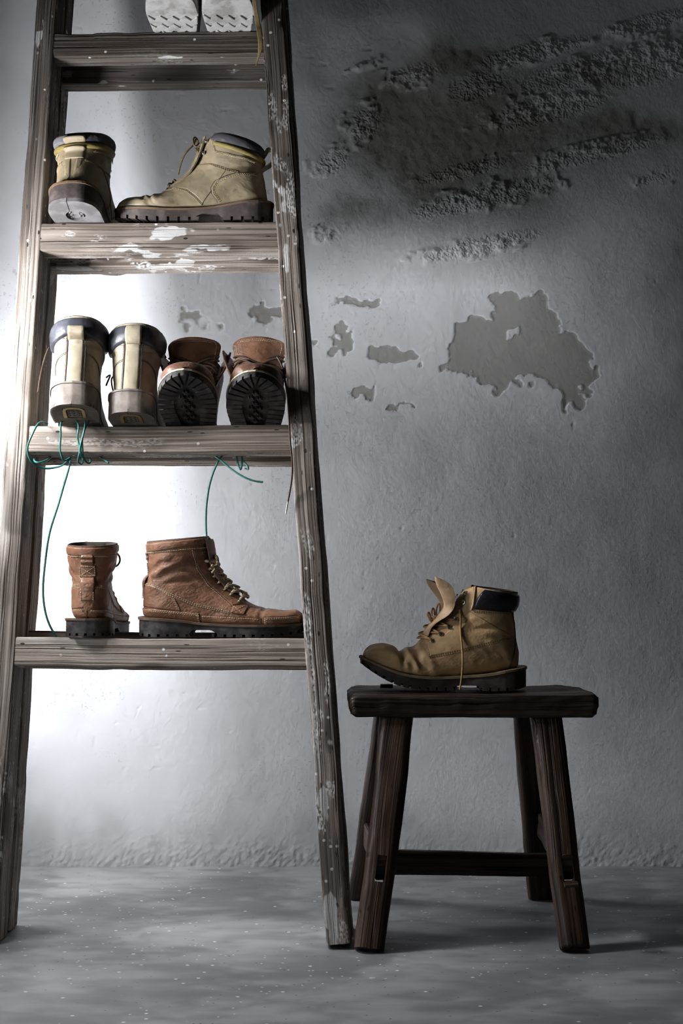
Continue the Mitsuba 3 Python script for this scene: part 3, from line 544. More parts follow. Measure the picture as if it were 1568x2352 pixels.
    def place(b, name, label, yaw, pitch, roll, local, world, group=None, scale=1.0, category='boot'):
        cy, sy, cp, sp, cr, sr = *(f(math.radians(q)) for q in (yaw, pitch, roll) for f in (math.cos, math.sin)),
        R = np.array([[cy, -sy, 0], [sy, cy, 0], [0, 0, 1]]) @ np.array([[cp, 0, -sp], [0, 1, 0], [sp, 0, cp]]) @ np.array([[1, 0, 0], [0, cr, -sr], [0, sr, cr]])
        M = np.eye(4); M[:3, :3] = R * scale; M[:3, 3] = np.asarray(world) - R @ np.asarray(local, float) * scale
        root = numbered(name); labels[root] = dict(label=label, category=category, **({'group': group} if group else {}))
        for mat, ms in b.stitches.items(): b.parts.append(('stitching', cat(ms), mat))
        for key, m, mat in b.parts:
            m = trimesh.Trimesh(m.vertices, m.faces, process=False); m.apply_transform(M); k = root + '__' + key
            sm_ = 38 if key.split('__')[-1] in ('outsole', 'welt', 'lug', 'heel_plate', 'heel_insert') else True
            kk = put(k, m, mat, smooth=sm_)
            if key == 'stitching': labels[kk] = {'kind': 'stuff'}
        b.root, b.M = root, M; return root
    def tongue(b, key, mat, line, w, fold=.012, th=.003, ear=0., ydir=0., lean=0.):
        """a tongue along a side-view line, half width w(0..1); its sides wrap back by fold, ear raises its outer corners"""
        L = spline([(x, z) for x, z in line], 40); u = np.linspace(0, 1, 40); v = np.linspace(-1, 1, 25); P = np.zeros((40, 25, 3))
        for i in range(40):
            ww = w(u[i]); P[i, :, 0] = L[i, 0] - (fold if np.isscalar(fold) else fold(u[i])) * np.abs(v) ** 2 + lean * v * u[i]; P[i, :, 1] = v * ww; P[i, :, 2] = L[i, 1] + ear * (np.abs(v) ** 1.5) * u[i] ** 2
        return b.sheet(key, mat, P, th)
    def sheet(b, key, mat, P, th=.003, wob=.004):
        P = P + (F3(P * 40 + 3)[..., None] - .5) * wob * np.array([1, .4, .4]); n = np.array(meshkit.arrays(grid_mesh(P), True)[2]).reshape(P.shape); n = n if n[..., 0].mean() > 0 else -n; nu, nv = P.shape[:2]
        A, B = P + n * th / 2, P - n * th / 2; m1, m2 = grid_mesh(A), grid_mesh(B, flip=True)
        if (m1.face_normals[:, 0]).mean() < 0: m1.faces = m1.faces[:, ::-1]; m2.faces = m2.faces[:, ::-1]
        loop = [(i, 0) for i in range(nu)] + [(nu - 1, j) for j in range(nv)] + [(i, nv - 1) for i in range(nu - 1, -1, -1)]; E = np.array([[A[q], (A[q] + B[q]) / 2 + 0 * A[q], B[q]] for q in loop]); em = grid_mesh(E)
        c = (em.vertices[em.faces].mean(1) - P.reshape(-1, 3).mean(0)); em.faces = em.faces if (em.face_normals * c).sum() > 0 else em.faces[:, ::-1]
        b.add(key, cat([m1, m2, em]), mat); return A, n
HW = [(0, 0), (.003, .018), (.010, .030), (.025, .040), (.045, .043), (.075, .041), (.11, .037), (.15, .039), (.19, .044), (.225, .047), (.25, .045), (.275, .038), (.295, .026), (.306, .013), (.310, 0)]
def ribbon(b, key, mat, line, w, th=.0022):
    """a leather loop: a side-view line swept across the width w"""
    L = spline(line, 50); d = np.gradient(L, axis=0); n = np.c_[-d[:, 1], d[:, 0]]; n /= np.linalg.norm(n, axis=1, keepdims=True); ys = np.linspace(-w / 2, w / 2, 6)
    A, B = L + n * th / 2, L - n * th / 2; R = np.array([[[q[0], y, q[1]] for y in ys] + [[p[0], y, p[1]] for y in ys[::-1]] for q, p in zip(A, B)]); m = grid_mesh(R, close=True)
    if m.volume < 0: m.faces = m.faces[:, ::-1]
    b.add(key, m, mat)
def backstrip(b, key, mat, z0, z1, y0, y1, th=.0015, bumps=(), nz=50, ny=20, yc=None):
    z = np.linspace(z0, z1, nz); y = np.linspace(y0, y1, ny); Z, Y = np.meshgrid(z, y, indexing='ij')
    if yc is not None: Y = Y + yc(Z)
    P, Nn = b.S.back(np.c_[Y.ravel(), Z.ravel()]); P, Nn = P.reshape(nz, ny, 3), Nn.reshape(nz, ny, 3); h = 0 * Z
    for bz, bw, bh in bumps: h += bh * np.exp(-((Z - bz) / bw) ** 2)
    b.add(key, shell_patch(P + Nn * h[..., None], Nn, th), mat)
def t_back(b, z):
    q = b.f(np.linspace(.5, 1, 400)); return np.linspace(.5, 1, 400)[np.argmin(np.abs(q[:, 3] - z))]
def hang(b, key, mat, pts, r=.0013, tip=None):
    b.add(key, tube(spline(pts, 60), r, 8), mat)
    if tip: q = np.array(pts[-1]); d = unit(q - np.array(pts[-2])); b.add(key + '__tip', tube([q, q + d * .006, q + d * .014], [r * 1.15, r * 1.15, r * .8], 8), tip)

# ---- tall brown lace-up
def brown_tall(seed=1):
    c = lambda x, y: ((x - 628) * .0003926, (553 - y) * .0003926); C = lambda *q: [c(*p) for p in q]
    st = [(.309, .036, .308, .026, .006, 2.5, 2), (.305, .0435, .300, .0235, .024, 3, 2), (.294, .0495, .285, .022, .036, 4, 2.2), (.2756, .0485, .262, .021, .0435, 5, 2.3), (.244, .0515, .225, .021, .0470, 5, 2.1),
          (.215, .059, .190, .021, .0455, 5, 2), (.196, .071, .150, .022, .0415, 4.5, 2), (.182, .083, .110, .024, .038, 4, 2), (.166, .094, .060, .029, .0375, 3.4, 2), (.155, .104, .022, .032, .038, 2.8, 2.1),
          (.147, .114, .006, .042, .0385, 2.4, 2.1), (.141, .128, .0047, .065, .0385, 2.2, 2.1), (.137, .141, .0058, .088, .0395, 2.2, 2.2), (.135, .152, .0110, .105, .042, 2.2, 2.2), (.1345, .163, .0165, .120, .046, 2.2, 2.2),
          (.1345, .171, .0150, .143, .0485, 2.2, 2.2), (.133, .178, .0128, .160, .049, 2.2, 2.2), (.131, .188, .0106, .177, .0495, 2.2, 2.2)]
    cr = [(.055, .118, 20, .045, .006, .0035), (.08, .105, 5, .04, .005, .0025), (.045, .135, 30, .03, .005, .0025), (.1, .125, -20, .03, .005, .002), (.12, .09, -35, .03, .004, .002), (.235, .045, 75, .02, .004, .0015)]
    b = Boot(st, creases=cr, seed=seed, rough=.0014); b.upper('leather_brown', throat=(.50, .30, .34, .004))
    t0 = t_back(b, .157); b.bandring('collar', 'leather_brown', t0, .995, math.pi - .30, th=.0016, puff=.0012)
    for sg in (1, -1):
        b.panel('heel_counter', 'leather_brown', C((638, 415), (700, 420), (832, 430)), C((654, 300), (700, 305), (745, 322), (805, 365), (834, 428)), sg)
        b.panel('foxing', 'leather_brown', C((634, 472), (760, 474), (880, 490), (925, 495)), C((640, 418), (760, 424), (880, 436), (928, 440)), sg, th=.0017)
        b.panel('foxing', 'leather_brown', C((932, 497), (1080, 507), (1228, 510)), C((932, 450), (1080, 456), (1228, 462)), sg, th=.0012)
        b.panel('foxing', 'leather_brown', C((1236, 510), (1330, 508), (1406, 502)), C((1236, 456), (1330, 455), (1398, 449)), sg, th=.0012)
        b.panel('eyestay', 'leather_brown', C((893, 135), (915, 230), (960, 300), (1030, 360), (1085, 405)), C((962, 140), (982, 215), (1012, 270), (1068, 330), (1148, 395)), sg, th=.0016)
        b.panel('lace_tab', 'leather_brown', C((1075, 436), (1110, 444), (1140, 446)), C((1088, 404), (1130, 404), (1160, 402)), sg, th=.0022)
    b.stitch_side(C((652, 300), (700, 306), (745, 323), (800, 365), (828, 425)), double=.0028); b.stitch_side(C((680, 298), (780, 345), (900, 395), (1070, 432)), double=.0028, off=.0008)
    b.stitch_side(C((636, 424), (760, 430), (880, 441), (920, 446), (924, 490)), off=.0018, double=.0022); b.stitch_side(C((936, 456), (1080, 461), (1222, 468)), off=.0014); b.stitch_side(C((1242, 500), (1242, 462), (1330, 460), (1395, 455)), off=.0014, double=.0022)
    b.stitch_side(C((890, 137), (912, 232), (957, 304), (1027, 364), (1080, 410)), off=.0018); b.stitch_side(C((1082, 432), (1140, 408)), off=.0026); b.stitch_side(C((1090, 408), (1134, 442)), off=.0026)
    b.stitch_side(C((662, 150), (760, 143), (860, 133), (966, 124)), off=.0012)
    P, N_ = b.S.wrap(np.full(60, .06), np.linspace(math.pi - .9, math.pi + .9, 60), .1575); b.stitch(P, N_, off=.0016)
    P, N_ = b.S.back(np.c_[np.zeros(20), np.linspace(.034, .052, 20)]); b.seam('heel_seam', 'leather_brown_dark', P, N_, .0011, .0018)
    backstrip(b, 'pull_strap', 'leather_brown', .070, .116, -.0135, .0125, th=.002, bumps=[(.103, .010, .006)])
    backstrip(b, 'pull_strap', 'leather_brown', .116, .140, -.0155, .0165, th=.0026); backstrip(b, 'pull_strap', 'leather_brown', .138, .170, -.0115, .0135, th=.002, bumps=[(.147, .004, .003), (.156, .004, .003)])
    for q in ([(-.0125, .119), (.0145, .137)], [(-.0125, .137), (.0145, .119)], [(-.0135, .118), (-.0135, .138), (.0145, .138), (.0145, .118), (-.0135, .118)], [(-.0115, .071), (-.0115, .09)], [(.0105, .071), (.0105, .09)]):
        P, N_ = b.S.back(resample(q, .0015)); b.stitch(P, N_, off=.0034)
    b.sole(HW, [(0, .0325), (.08, .0285), (.12, .0235), (.2, .0205), (.31, .0225)], [(0, .001), (.03, 0), (.2, 0), (.25, .001), (.285, .004), (.31, .009)], 'rubber_black', 'welt_brown', lug=.0050, slot=.0055, pitch=.0180, heel=.098, arch=(.098, .135), archh=.013)
    ey = b.eyelets(C((928, 103), (940, 150), (948, 190), (966, 230), (986, 266), (1010, 298), (1040, 330), (1070, 355), (1112, 386))[::-1], 'metal_dark', .0042, .0019)
    A, n = b.tongue('tongue', 'leather_brown_dark', [(.19, .081), (.166, .1), (.150, .125), (.143, .15), (.139, .172), (.136, .183)], lambda u: .022 + .008 * u, fold=.010)
    b.laces(ey, 'lace_rope', r=.0027, lift=.006, upto=7, bars=True)
    return b
b = brown_tall(1)
for i, z in enumerate([.128, .117]):      # loose ends of the rope lace
    p, d = b.front(.150 - i * .004); hang(b, 'lace', 'lace_rope', [p + d * .006 + [0, -.012, 0], p + d * .014 + [0, -.024 - .004 * i, -.006], p + d * .012 + [0, -.034, -.018], p + d * .004 + [0, -.0395, -.016 - .01 * i]], .0026)
def stand(i, px, back):
    bt = RUNGS[3 - i][0] if False else RUNGS[i][0]; py = (1463, 975, 508, 70)[i]; p = LP(lad(px, py, .003)[0], bt, .003); return p + LE * back + np.array([0, 0, .0008])
b.place('boot', 'brown leather lace-up boot in side view on the lowest rung, toe to the right', -3, 0, 0, (0, 0, 0), stand(0, 314, .054))
b = brown_tall(2)
hang(b, 'lace', 'lace_brown', [(.120, -.036, .162), (.136, -.044, .160), (.140, -.045, .150), (.134, -.041, .141), (.120, -.036, .141)], .0018)
b.place('boot', 'brown leather boot with heel pull straps seen from behind on the lowest rung', 88, -2.0, 0, (.06, 0, 0), stand(0, 199, .045), scale=.95)

# ---- wheat work boot on the stool
def wheat():
    c = lambda x, y: ((1068 - x) * .000329, (712 - y) * .000329); C = lambda *q: [c(*p) for p in q]
    st = [(.308, .066, .306, .060, .006, 2.5, 2), (.305, .074, .298, .054, .024, 3, 2), (.292, .0848, .283, .049, .037, 4, 2.2), (.272, .088, .262, .041, .0445, 5, 2.3), (.2527, .0845, .235, .032, .0485, 5, 2.2), (.233, .0755, .205, .027, .0485, 5, 2.1),
          (.214, .081, .17, .0245, .046, 4.5, 2), (.201, .092, .13, .026, .042, 4, 2), (.190, .107, .08, .031, .040, 3.4, 2), (.178, .122, .035, .037, .040, 2.8, 2.1), (.166, .1345, .011, .046, .040, 2.4, 2.1), (.155, .143, .0105, .070, .0405, 2.2, 2.1),
          (.145, .153, .0155, .0975, .042, 2.2, 2.2), (.136, .166, .0190, .125, .045, 2.2, 2.2), (.128, .180, .0200, .149, .048, 2.2, 2.2), (.118, .191, .0165, .168, .050, 2.2, 2.2), (.105, .198, .0125, .184, .050, 2.2, 2.2)]
    cr = [(.236, .066, 72, .022, .0055, .006), (.222, .052, 60, .020, .006, .005), (.203, .058, 70, .020, .006, .0045), (.190, .05, 75, .02, .006, .003), (.10, .125, 15, .03, .006, .0035), (.075, .118, -10, .03, .005, .003), (.12, .135, -40, .02, .006, .004), (.05, .10, 10, .03, .008, .003), (.06, .075, 35, .035, .009, .003)]
    b = Boot(st, creases=cr, seed=5, rough=.0012); b.upper('leather_wheat', throat=(.52, .34, .46, .0045))
    t0, t1 = t_back(b, .147), t_back(b, .125); b.bandring('collar', 'collar_black', t0, .995, 1.95, th=.002, puff=.0055, tfun=lambda A, v: (t0 - (t0 - t1) * (A / 1.95) ** 2) * (1 - v) + .995 * v)
    b.stitch_side(C((505, 512), (600, 497), (700, 473), (800, 448), (900, 424), (1008, 400)), mat='thread_tan', double=.0028, off=.0007); b.stitch_side(C((500, 440), (505, 475), (512, 508)), mat='thread_tan', off=.0007)
    b.stitch_side(C((765, 252), (880, 258), (1003, 268)), mat='thread_tan', off=.0007, double=.002); b.stitch_side(C((690, 135), (668, 205), (648, 270)), mat='thread_dark', off=.0008); b.stitch_side(C((770, 112), (764, 180), (757, 240)), mat='thread_tan', off=.002)
    for sg in (1, -1):
        P, N_ = b.S.side(resample(C((992, 268), (1008, 330), (1014, 420), (1003, 500), (972, 594)), .002), sg); b.seam('back_seam', 'leather_black', P, N_, .0011); b.stitch(P + [.003, 0, 0], N_, mat='thread_tan', off=.0006)
        P, N_ = b.S.side(resample(C((778, 110), (769, 165), (763, 215), (752, 245)), .002), sg); b.seam('collar_piping', 'leather_wheat', P, N_, .0022, .001)
    b.panel('quarter', 'leather_wheat', C((512, 512), (700, 476), (850, 438), (1003, 402)), C((497, 438), (590, 395), (690, 300), (745, 252)), 1, th=.0008, nu=90, nv=40); b.panel('quarter', 'leather_wheat', C((512, 512), (700, 476), (850, 438), (1003, 402)), C((497, 438), (590, 395), (690, 300), (745, 252)), -1, th=.0008, nu=90, nv=40)
    g = [(0, .006), (.03, .001), (.06, 0), (.19, .0015), (.22, .0055), (.25, .014), (.28, .029), (.312, .050)]
    b.sole(HW, [(0, .0405), (.03, .037), (.07, .0295), (.12, .0255), (.17, .0235), (.205, .026), (.235, .0315), (.262, .0405), (.283, .049), (.312, .061)], g, 'rubber_brown', 'welt_tan', lug=.006, slot=.0045, pitch=.0165, heel=.088, arch=(.088, .125), archh=.010)
    P, N_ = b.S.side(C((250, 600), (400, 640)), 1)
    wl = np.array(b.outline.buffer(.0005).exterior.coords); wl = resample(wl, .002); wz = b.tz(wl[:, 0]) + .0034; b.stitch(np.c_[wl, wz], np.tile([0, 0, 1.0], (len(wl), 1)), mat='thread_tan', off=0)
    pts = C((530, 427), (578, 387), (627, 348), (666, 300), (685, 242), (710, 203), (720, 150))
    ey = b.eyelets(pts, 'metal_nickel', .0047, .0021)
    Cc = [(.196, 0, .100), (.176, 0, .128), (.155, 0, .150), (.143, 0, .172), (.141, 0, .190)]; Fn = [(.190, .016, .102), (.172, .024, .130), (.152, .030, .152), (.161, .037, .185), (.172, .041, .216)]; Bn = [(.184, .024, .104), (.166, .032, .130), (.141, .041, .150), (.134, .044, .178), (.160, .044, .211)]
    far = lambda Q: [(x + .012 * (i / 4) ** 2, -y, z - .007 * i / 4) for i, (x, y, z) in enumerate(Q)]
    G = np.array([spline(q, 40) for q in (far(Bn), far(Fn), Cc, Fn, Bn)]); v = np.linspace(0, 4, 33); P = PchipInterpolator(np.arange(5), G, axis=0)(v).transpose(1, 0, 2); b.sheet('tongue', 'leather_tongue', P, .0028, .003)
    b.laces(ey, 'lace_gold', r=.0019, lift=.006, upto=4)
    P, N_ = b.S.side(np.array(pts), 1); p = P[4]; b.add('lace', tube(spline([p + [0, -.004, 0], p + [0, .003, .001], p + [-.001, .007, -.006], (p[0] - .002, p[1] + .008, .115), (p[0] - .0045, .052, .07), (p[0] - .003, .0545, .03), (p[0] + .001, .055, .0035)], 80), .0019, 8), 'lace_gold')
    for k in range(3): q, d = b.front(.125 + .008 * k); b.add('lace', tube(spline([q + d * .004 + [0, .012, 0], q + d * .013 + [0, .006 - .008 * k, .006], q + d * .010 + [0, -.008, .013], q + d * .004 + [0, -.014, .004]], 24), .0018, 8), 'lace_gold')
    return b
b = wheat(); p = at(1203, 1588, 3.668); p[2] = .4482
b.place('boot', 'wheat work boot with black padded collar and raised toe on the wooden stool', 180.5, 0, 0, (0, 0, 0), p)

# ---- sand work boots, second rung from the top in view
def sand(seed, heelview=False):
    c = lambda x, y: ((1352 - x) * .000335, (648 - y) * .000335); C = lambda *q: [c(*p) for p in q]
    st = [(.310, .036, .309, .028, .006, 2.5, 2), (.303, .045, .299, .027, .026, 3, 2), (.285, .0535, .277, .026, .040, 4, 2.2), (.252, .0568, .240, .023, .0475, 5, 2.2), (.222, .062, .200, .020, .0485, 5, 2.1), (.205, .0715, .165, .021, .045, 4.5, 2),
          (.187, .086, .12, .024, .042, 4, 2), (.172, .0995, .07, .031, .041, 3.4, 2), (.160, .1105, .025, .036, .0415, 2.8, 2.1), (.153, .120, .009, .045, .042, 2.4, 2.1), (.147, .132, .0115, .065, .043, 2.2, 2.1), (.142, .145, .0165, .095, .045, 2.2, 2.2),
          (.137, .158, .018, .118, .048, 2.2, 2.2), (.130, .170, .0175, .138, .051, 2.2, 2.2), (.113, .181, .0175, .153, .052, 2.2, 2.2)]
    cr = [(.235, .048, 60, .02, .005, .003), (.245, .04, 40, .022, .004, .0025), (.25, .05, 110, .014, .003, .0015), (.09, .115, -25, .03, .006, .003), (.06, .105, -10, .03, .006, .003)]
    b = Boot(st, creases=cr, seed=seed, rough=.0012); b.upper('leather_sand', throat=(.50, .30, .34, .004))
    ty, tc = t_back(b, .119), t_back(b, .134); b.bandring('collar', 'collar_worn', tc, .995, 2.45, th=.0015, puff=.0035); b.bandring('collar_band', 'band_yellow', ty + .004, tc - .004, 2.2, th=.0012)
    for sg in (1, -1):
        b.panel('heel_counter', 'leather_sand', C((1338, 545), (1200, 545), (1048, 545)), C((1300, 352), (1230, 352), (1160, 362), (1090, 385), (1030, 412), (1006, 450), (1010, 490), (1048, 543)), sg, nu=90, nv=40)
        b.panel('quarter', 'leather_sand', C((710, 458), (790, 447), (860, 462), (912, 503), (955, 550)), C((712, 450), (830, 340), (905, 295), (1000, 300), (1100, 345)), sg, th=.001, nu=90, nv=40)
        P, N_ = b.S.side(resample(C((1046, 540), (1008, 490), (1003, 450), (1028, 410), (1090, 382), (1165, 360)), .002), sg); b.seam('counter_seam', 'leather_black', P, N_, .0008, .0005)
    b.stitch_side(C((716, 462), (790, 450), (862, 466), (914, 507), (960, 555)), mat='thread_tan', double=.0025, off=.0014); b.stitch_side(C((1058, 535), (1020, 490), (1015, 455), (1036, 420), (1092, 393), (1165, 371), (1290, 362)), mat='thread_tan', double=.0025, off=.0018)
    b.stitch_side(C((905, 298), (1005, 305), (1100, 343), (1170, 360)), mat='thread_tan', off=.0014, double=.0025); b.stitch_side(C((1019, 112), (1015, 190), (1030, 236), (1110, 256), (1262, 294)), mat='thread_cream', off=.0022, double=.0022)
    b.sole(HW, [(0, .0385), (.05, .034), (.09, .028), (.14, .0225), (.2, .0205), (.25, .0235), (.31, .0285)], [(0, 0), (.21, 0), (.25, .002), (.285, .007), (.31, .0125)], 'rubber_brown', 'welt_brown', lug=.007, sep=heelview, lug_mat='rubber_grey', slot=.0012 if heelview else .005, pitch=.16 if heelview else .021, depth=.05 if heelview else .022, center=not heelview, heel=.095, arch=(.095, .13), archh=.014, hollow=Point(.05, 0).buffer(.018))
    if heelview: backstrip(b, 'pull_loop', 'leather_sand', .100, .150, -.019, .019, th=.002, bumps=[(.140, .006, .010), (.122, .004, .006), (.131, .003, -.003)])
    else: ribbon(b, 'pull_loop', 'leather_sand', C((1255, 262), (1290, 246), (1316, 215), (1334, 192), (1350, 200), (1358, 235), (1350, 278), (1325, 300), (1303, 312), (1296, 352)), .027)
    ey = b.eyelets(C((752, 432), (788, 397), (822, 366), (852, 338)), 'metal_dark', .0038, .0018); hk = b.eyelets(C((935, 243), (962, 236), (950, 180), (978, 165)), 'metal_nickel', .0042, .002, key='lace_hook', hook=True)
    b.tongue('tongue', 'leather_sand', [(.21, .072), (.187, .09), (.168, .108), (.155, .13), (.148, .152), (.14, .172)], lambda u: .02 + .012 * u, fold=.012)
    b.laces(ey, 'lace_olive', r=.0017, lift=.005); (Pp, _), (Pm, _) = hk[1], hk[-1]
    for i, j in ((0, 2), (2, 0)):
        z = (Pp[i][2] + Pm[j][2]) / 2; q, d = b.front(z); b.add('lace', tube(spline([Pp[i] + [0, .006, 0], q + d * .009 + [0, .02, 0], q + d * .010, q + d * .009 + [0, -.02, 0], Pm[j] + [0, -.006, 0]], 30), .0017, 8), 'lace_olive')
    q, d = b.front(.155); b.add('lace', tube(spline([q + d * .008, q + d * .014 + [0, .02, .008], q + d * .012 + [.004, .03, -.004], q + d * .026 + [0, .034, -.020], q + d * .030 + [.012, .032, -.050], q + d * .016 + [.03, .030, -.066]], 50), .0017, 8), 'lace_olive')
    q, d = b.front(.158); b.add('lace', tube(spline([q + d * .008 + [0, .01, 0], q + d * .018 + [0, .026, .004], q + d * .014 + [0, .036, -.012], q + d * .006 + [0, .030, -.002]], 40), .0017, 8), 'lace_olive')
    return b
b = sand(8); b.place('boot', 'tan boot with yellow collar band in side view on the ladder, toe to the left', 177, 0, 5, (0, 0, 0), stand(2, 617, .054))
b = sand(9, True)
cs = Point(.05, 0).buffer(.0155); b.add('outsole__heel_insert', b.ext(cs, lambda x: 0 * x + .0035 + .002 * np.sin(x * 700), lambda x: 0 * x + .008), 'rubber_grey')
b.place('boot', 'tan work boot with yellow collar band seen from its heel', 79, -20, -3, (.075, 0, 0), stand(2, 183, .004), scale=1.08)

# ---- tan boots with navy collars, heels towards the viewer
def tan(seed, loop):
    st = [(.310, .036, .309, .028, .006, 2.5, 2), (.303, .047, .299, .027, .026, 3, 2), (.285, .057, .277, .026, .040, 4, 2.2), (.252, .060, .240, .024, .0475, 5, 2.2), (.222, .065, .200, .022, .0485, 5, 2.1), (.205, .075, .165, .023, .045, 4.5, 2),
          (.187, .09, .12, .026, .042, 4, 2), (.172, .105, .07, .033, .041, 3.4, 2), (.160, .118, .025, .040, .0415, 2.8, 2.1), (.153, .130, .009, .049, .0425, 2.4, 2.1), (.147, .144, .0105, .07, .044, 2.2, 2.1), (.142, .158, .0155, .10, .047, 2.2, 2.2),
          (.139, .172, .017, .128, .050, 2.2, 2.2), (.136, .178, .0165, .152, .052, 2.2, 2.2), (.133, .186, .016, .177, .053, 2.2, 2.2), (.128, .189, .0165, .198, .051, 2.2, 2.2)]
    b = Boot(st, creases=[(.03, .14, 5, .03, .004, .0015), (.09, .13, -20, .03, .005, .003)], seed=seed, rough=.001); b.upper('leather_tan', throat=(.52, .30, .36, .004))
    t0, t1 = t_back(b, .158), t_back(b, .122); b.bandring('collar', 'collar_navy', t0, .995, 2.35, th=.002, puff=.006, tfun=lambda A, v: (t0 - (t0 - t1) * np.clip(np.abs(A) / 1.5, 0, 1) ** 1.6) * (1 - v) + .995 * v)
    backstrip(b, 'back_strip', 'leather_tan', .050, .158, -.0155, .0155, th=.0018)
    for s in (-1, 1):
        P, N_ = b.S.back(np.c_[np.full(60, s * .0165), np.linspace(.05, .158, 60)]); b.seam('back_seam', 'leather_black', P, N_, .0008, .0006); b.stitch(P + [0, s * .0022, 0], N_, mat='thread_dark', off=.0008); b.stitch(P - [0, s * .003, 0], N_, mat='thread_dark', off=.0022)
        for dz in (0, .003): P, N_ = b.S.wrap(np.full(60, .07), math.pi + s * np.linspace(.30, 1.5, 60), .118 + dz - .03 * np.linspace(0, 1, 60) ** 1.6); b.stitch(P, N_, mat='thread_dark', off=.0007)
        P, N_ = b.S.wrap(np.full(70, .07), math.pi + s * np.linspace(.28, 1.35, 70), .150 + .012 * np.linspace(0, 1, 70)); b.stitch(P, N_, mat='thread_dark', off=.0008)
    if loop: ribbon(b, 'pull_loop', 'leather_tan', [(.017, .150), (.0135, .160), (.006, .170), (-.002, .166), (-.003, .156), (.006, .150), (.016, .147)], .031)
    else: backstrip(b, 'pull_tab', 'leather_tan', .152, .192, -.0155, .0135, th=.0018, bumps=[(.163, .011, .0085), (.180, .012, .0105)])
    b.sole(HW, [(0, .0455), (.05, .040), (.09, .032), (.14, .0245), (.2, .0225), (.31, .027)], [(0, 0), (.31, .004)], 'rubber_taupe', 'rubber_taupe', lug=.006, slot=.0008, pitch=.3, heel=.09, arch=(.09, .13), archh=.014, depth=.05, center=False, hollow=union_all([sbox(x, -1, x + .0016, 1) for x in np.arange(.009, .088, .0062)] + [sbox(.019, -.0215, .066, .0215)]))
    U = LineString([(.062, -.0185), (.030, -.0185), (.022, -.0165), (.017, -.010), (.016, 0), (.017, .010), (.022, .0165), (.030, .0185), (.062, .0185)]).buffer(.0032, cap_style='flat'); b.add('outsole__heel_plate', b.ext(U, lambda x: 0 * x - .0006, lambda x: 0 * x + .004), 'metal_brass')
    ins = Polygon([(.021, -.013), (.06, -.014), (.06, .014), (.021, .013)]); wav = union_all([LineString([(xx + .0022 * math.sin(i * 1.4), -.012 + i * .002) for i in range(13)]).buffer(.0019) for xx in (.026, .036, .046, .056)])
    b.add('outsole__heel_insert', cat([b.ext(ins, lambda x: 0 * x + .003, lambda x: 0 * x + .007), b.ext(wav, lambda x: 0 * x + .0008, lambda x: 0 * x + .004)]), 'rubber_taupe')
    ey = b.eyelets([(.19, .083), (.175, .098), (.162, .113), (.152, .13), (.143, .150), (.137, .168)], 'metal_dark', .004, .002); b.tongue('tongue', 'leather_tan', [(.2, .086), (.178, .107), (.16, .13), (.152, .16), (.146, .19)], lambda u: .02 + .012 * u, fold=.012)
    b.laces(ey, 'lace_brown', r=.0017, lift=.006)
    return b
b = tan(11, True); q = np.array([.137, .048, .168])
hang(b, 'lace', 'lace_brown', [q, q + [-.03, .010, .004], q + [-.055, .014, -.008], q + [-.065, .021, -.04], q + [-.075, .026, -.09], q + [-.08, .027, -.115]], .0016)
hang(b, 'lace', 'lace_brown', [(.155, -.046, .13), (.14, -.055, .128), (.13, -.054, .115), (.13, -.049, .10)], .0016)
b.place('boot', 'tan boot with navy collar and folded pull loop, seen from behind above the green wire', 91, -21, 0, (.097, 0, 0), stand(1, 178, .0), scale=.98)
b = tan(12, False); hang(b, 'lace', 'lace_brown', [(.150, .046, .13), (.135, .056, .128), (.12, .056, .105), (.125, .050, .085)], .0016)
b.place('boot', 'tan boot with navy collar and upright pull tab, seen from behind next to brown boots', 88, -17, 0, (.075, 0, 0), stand(1, 306, .004), scale=.95)

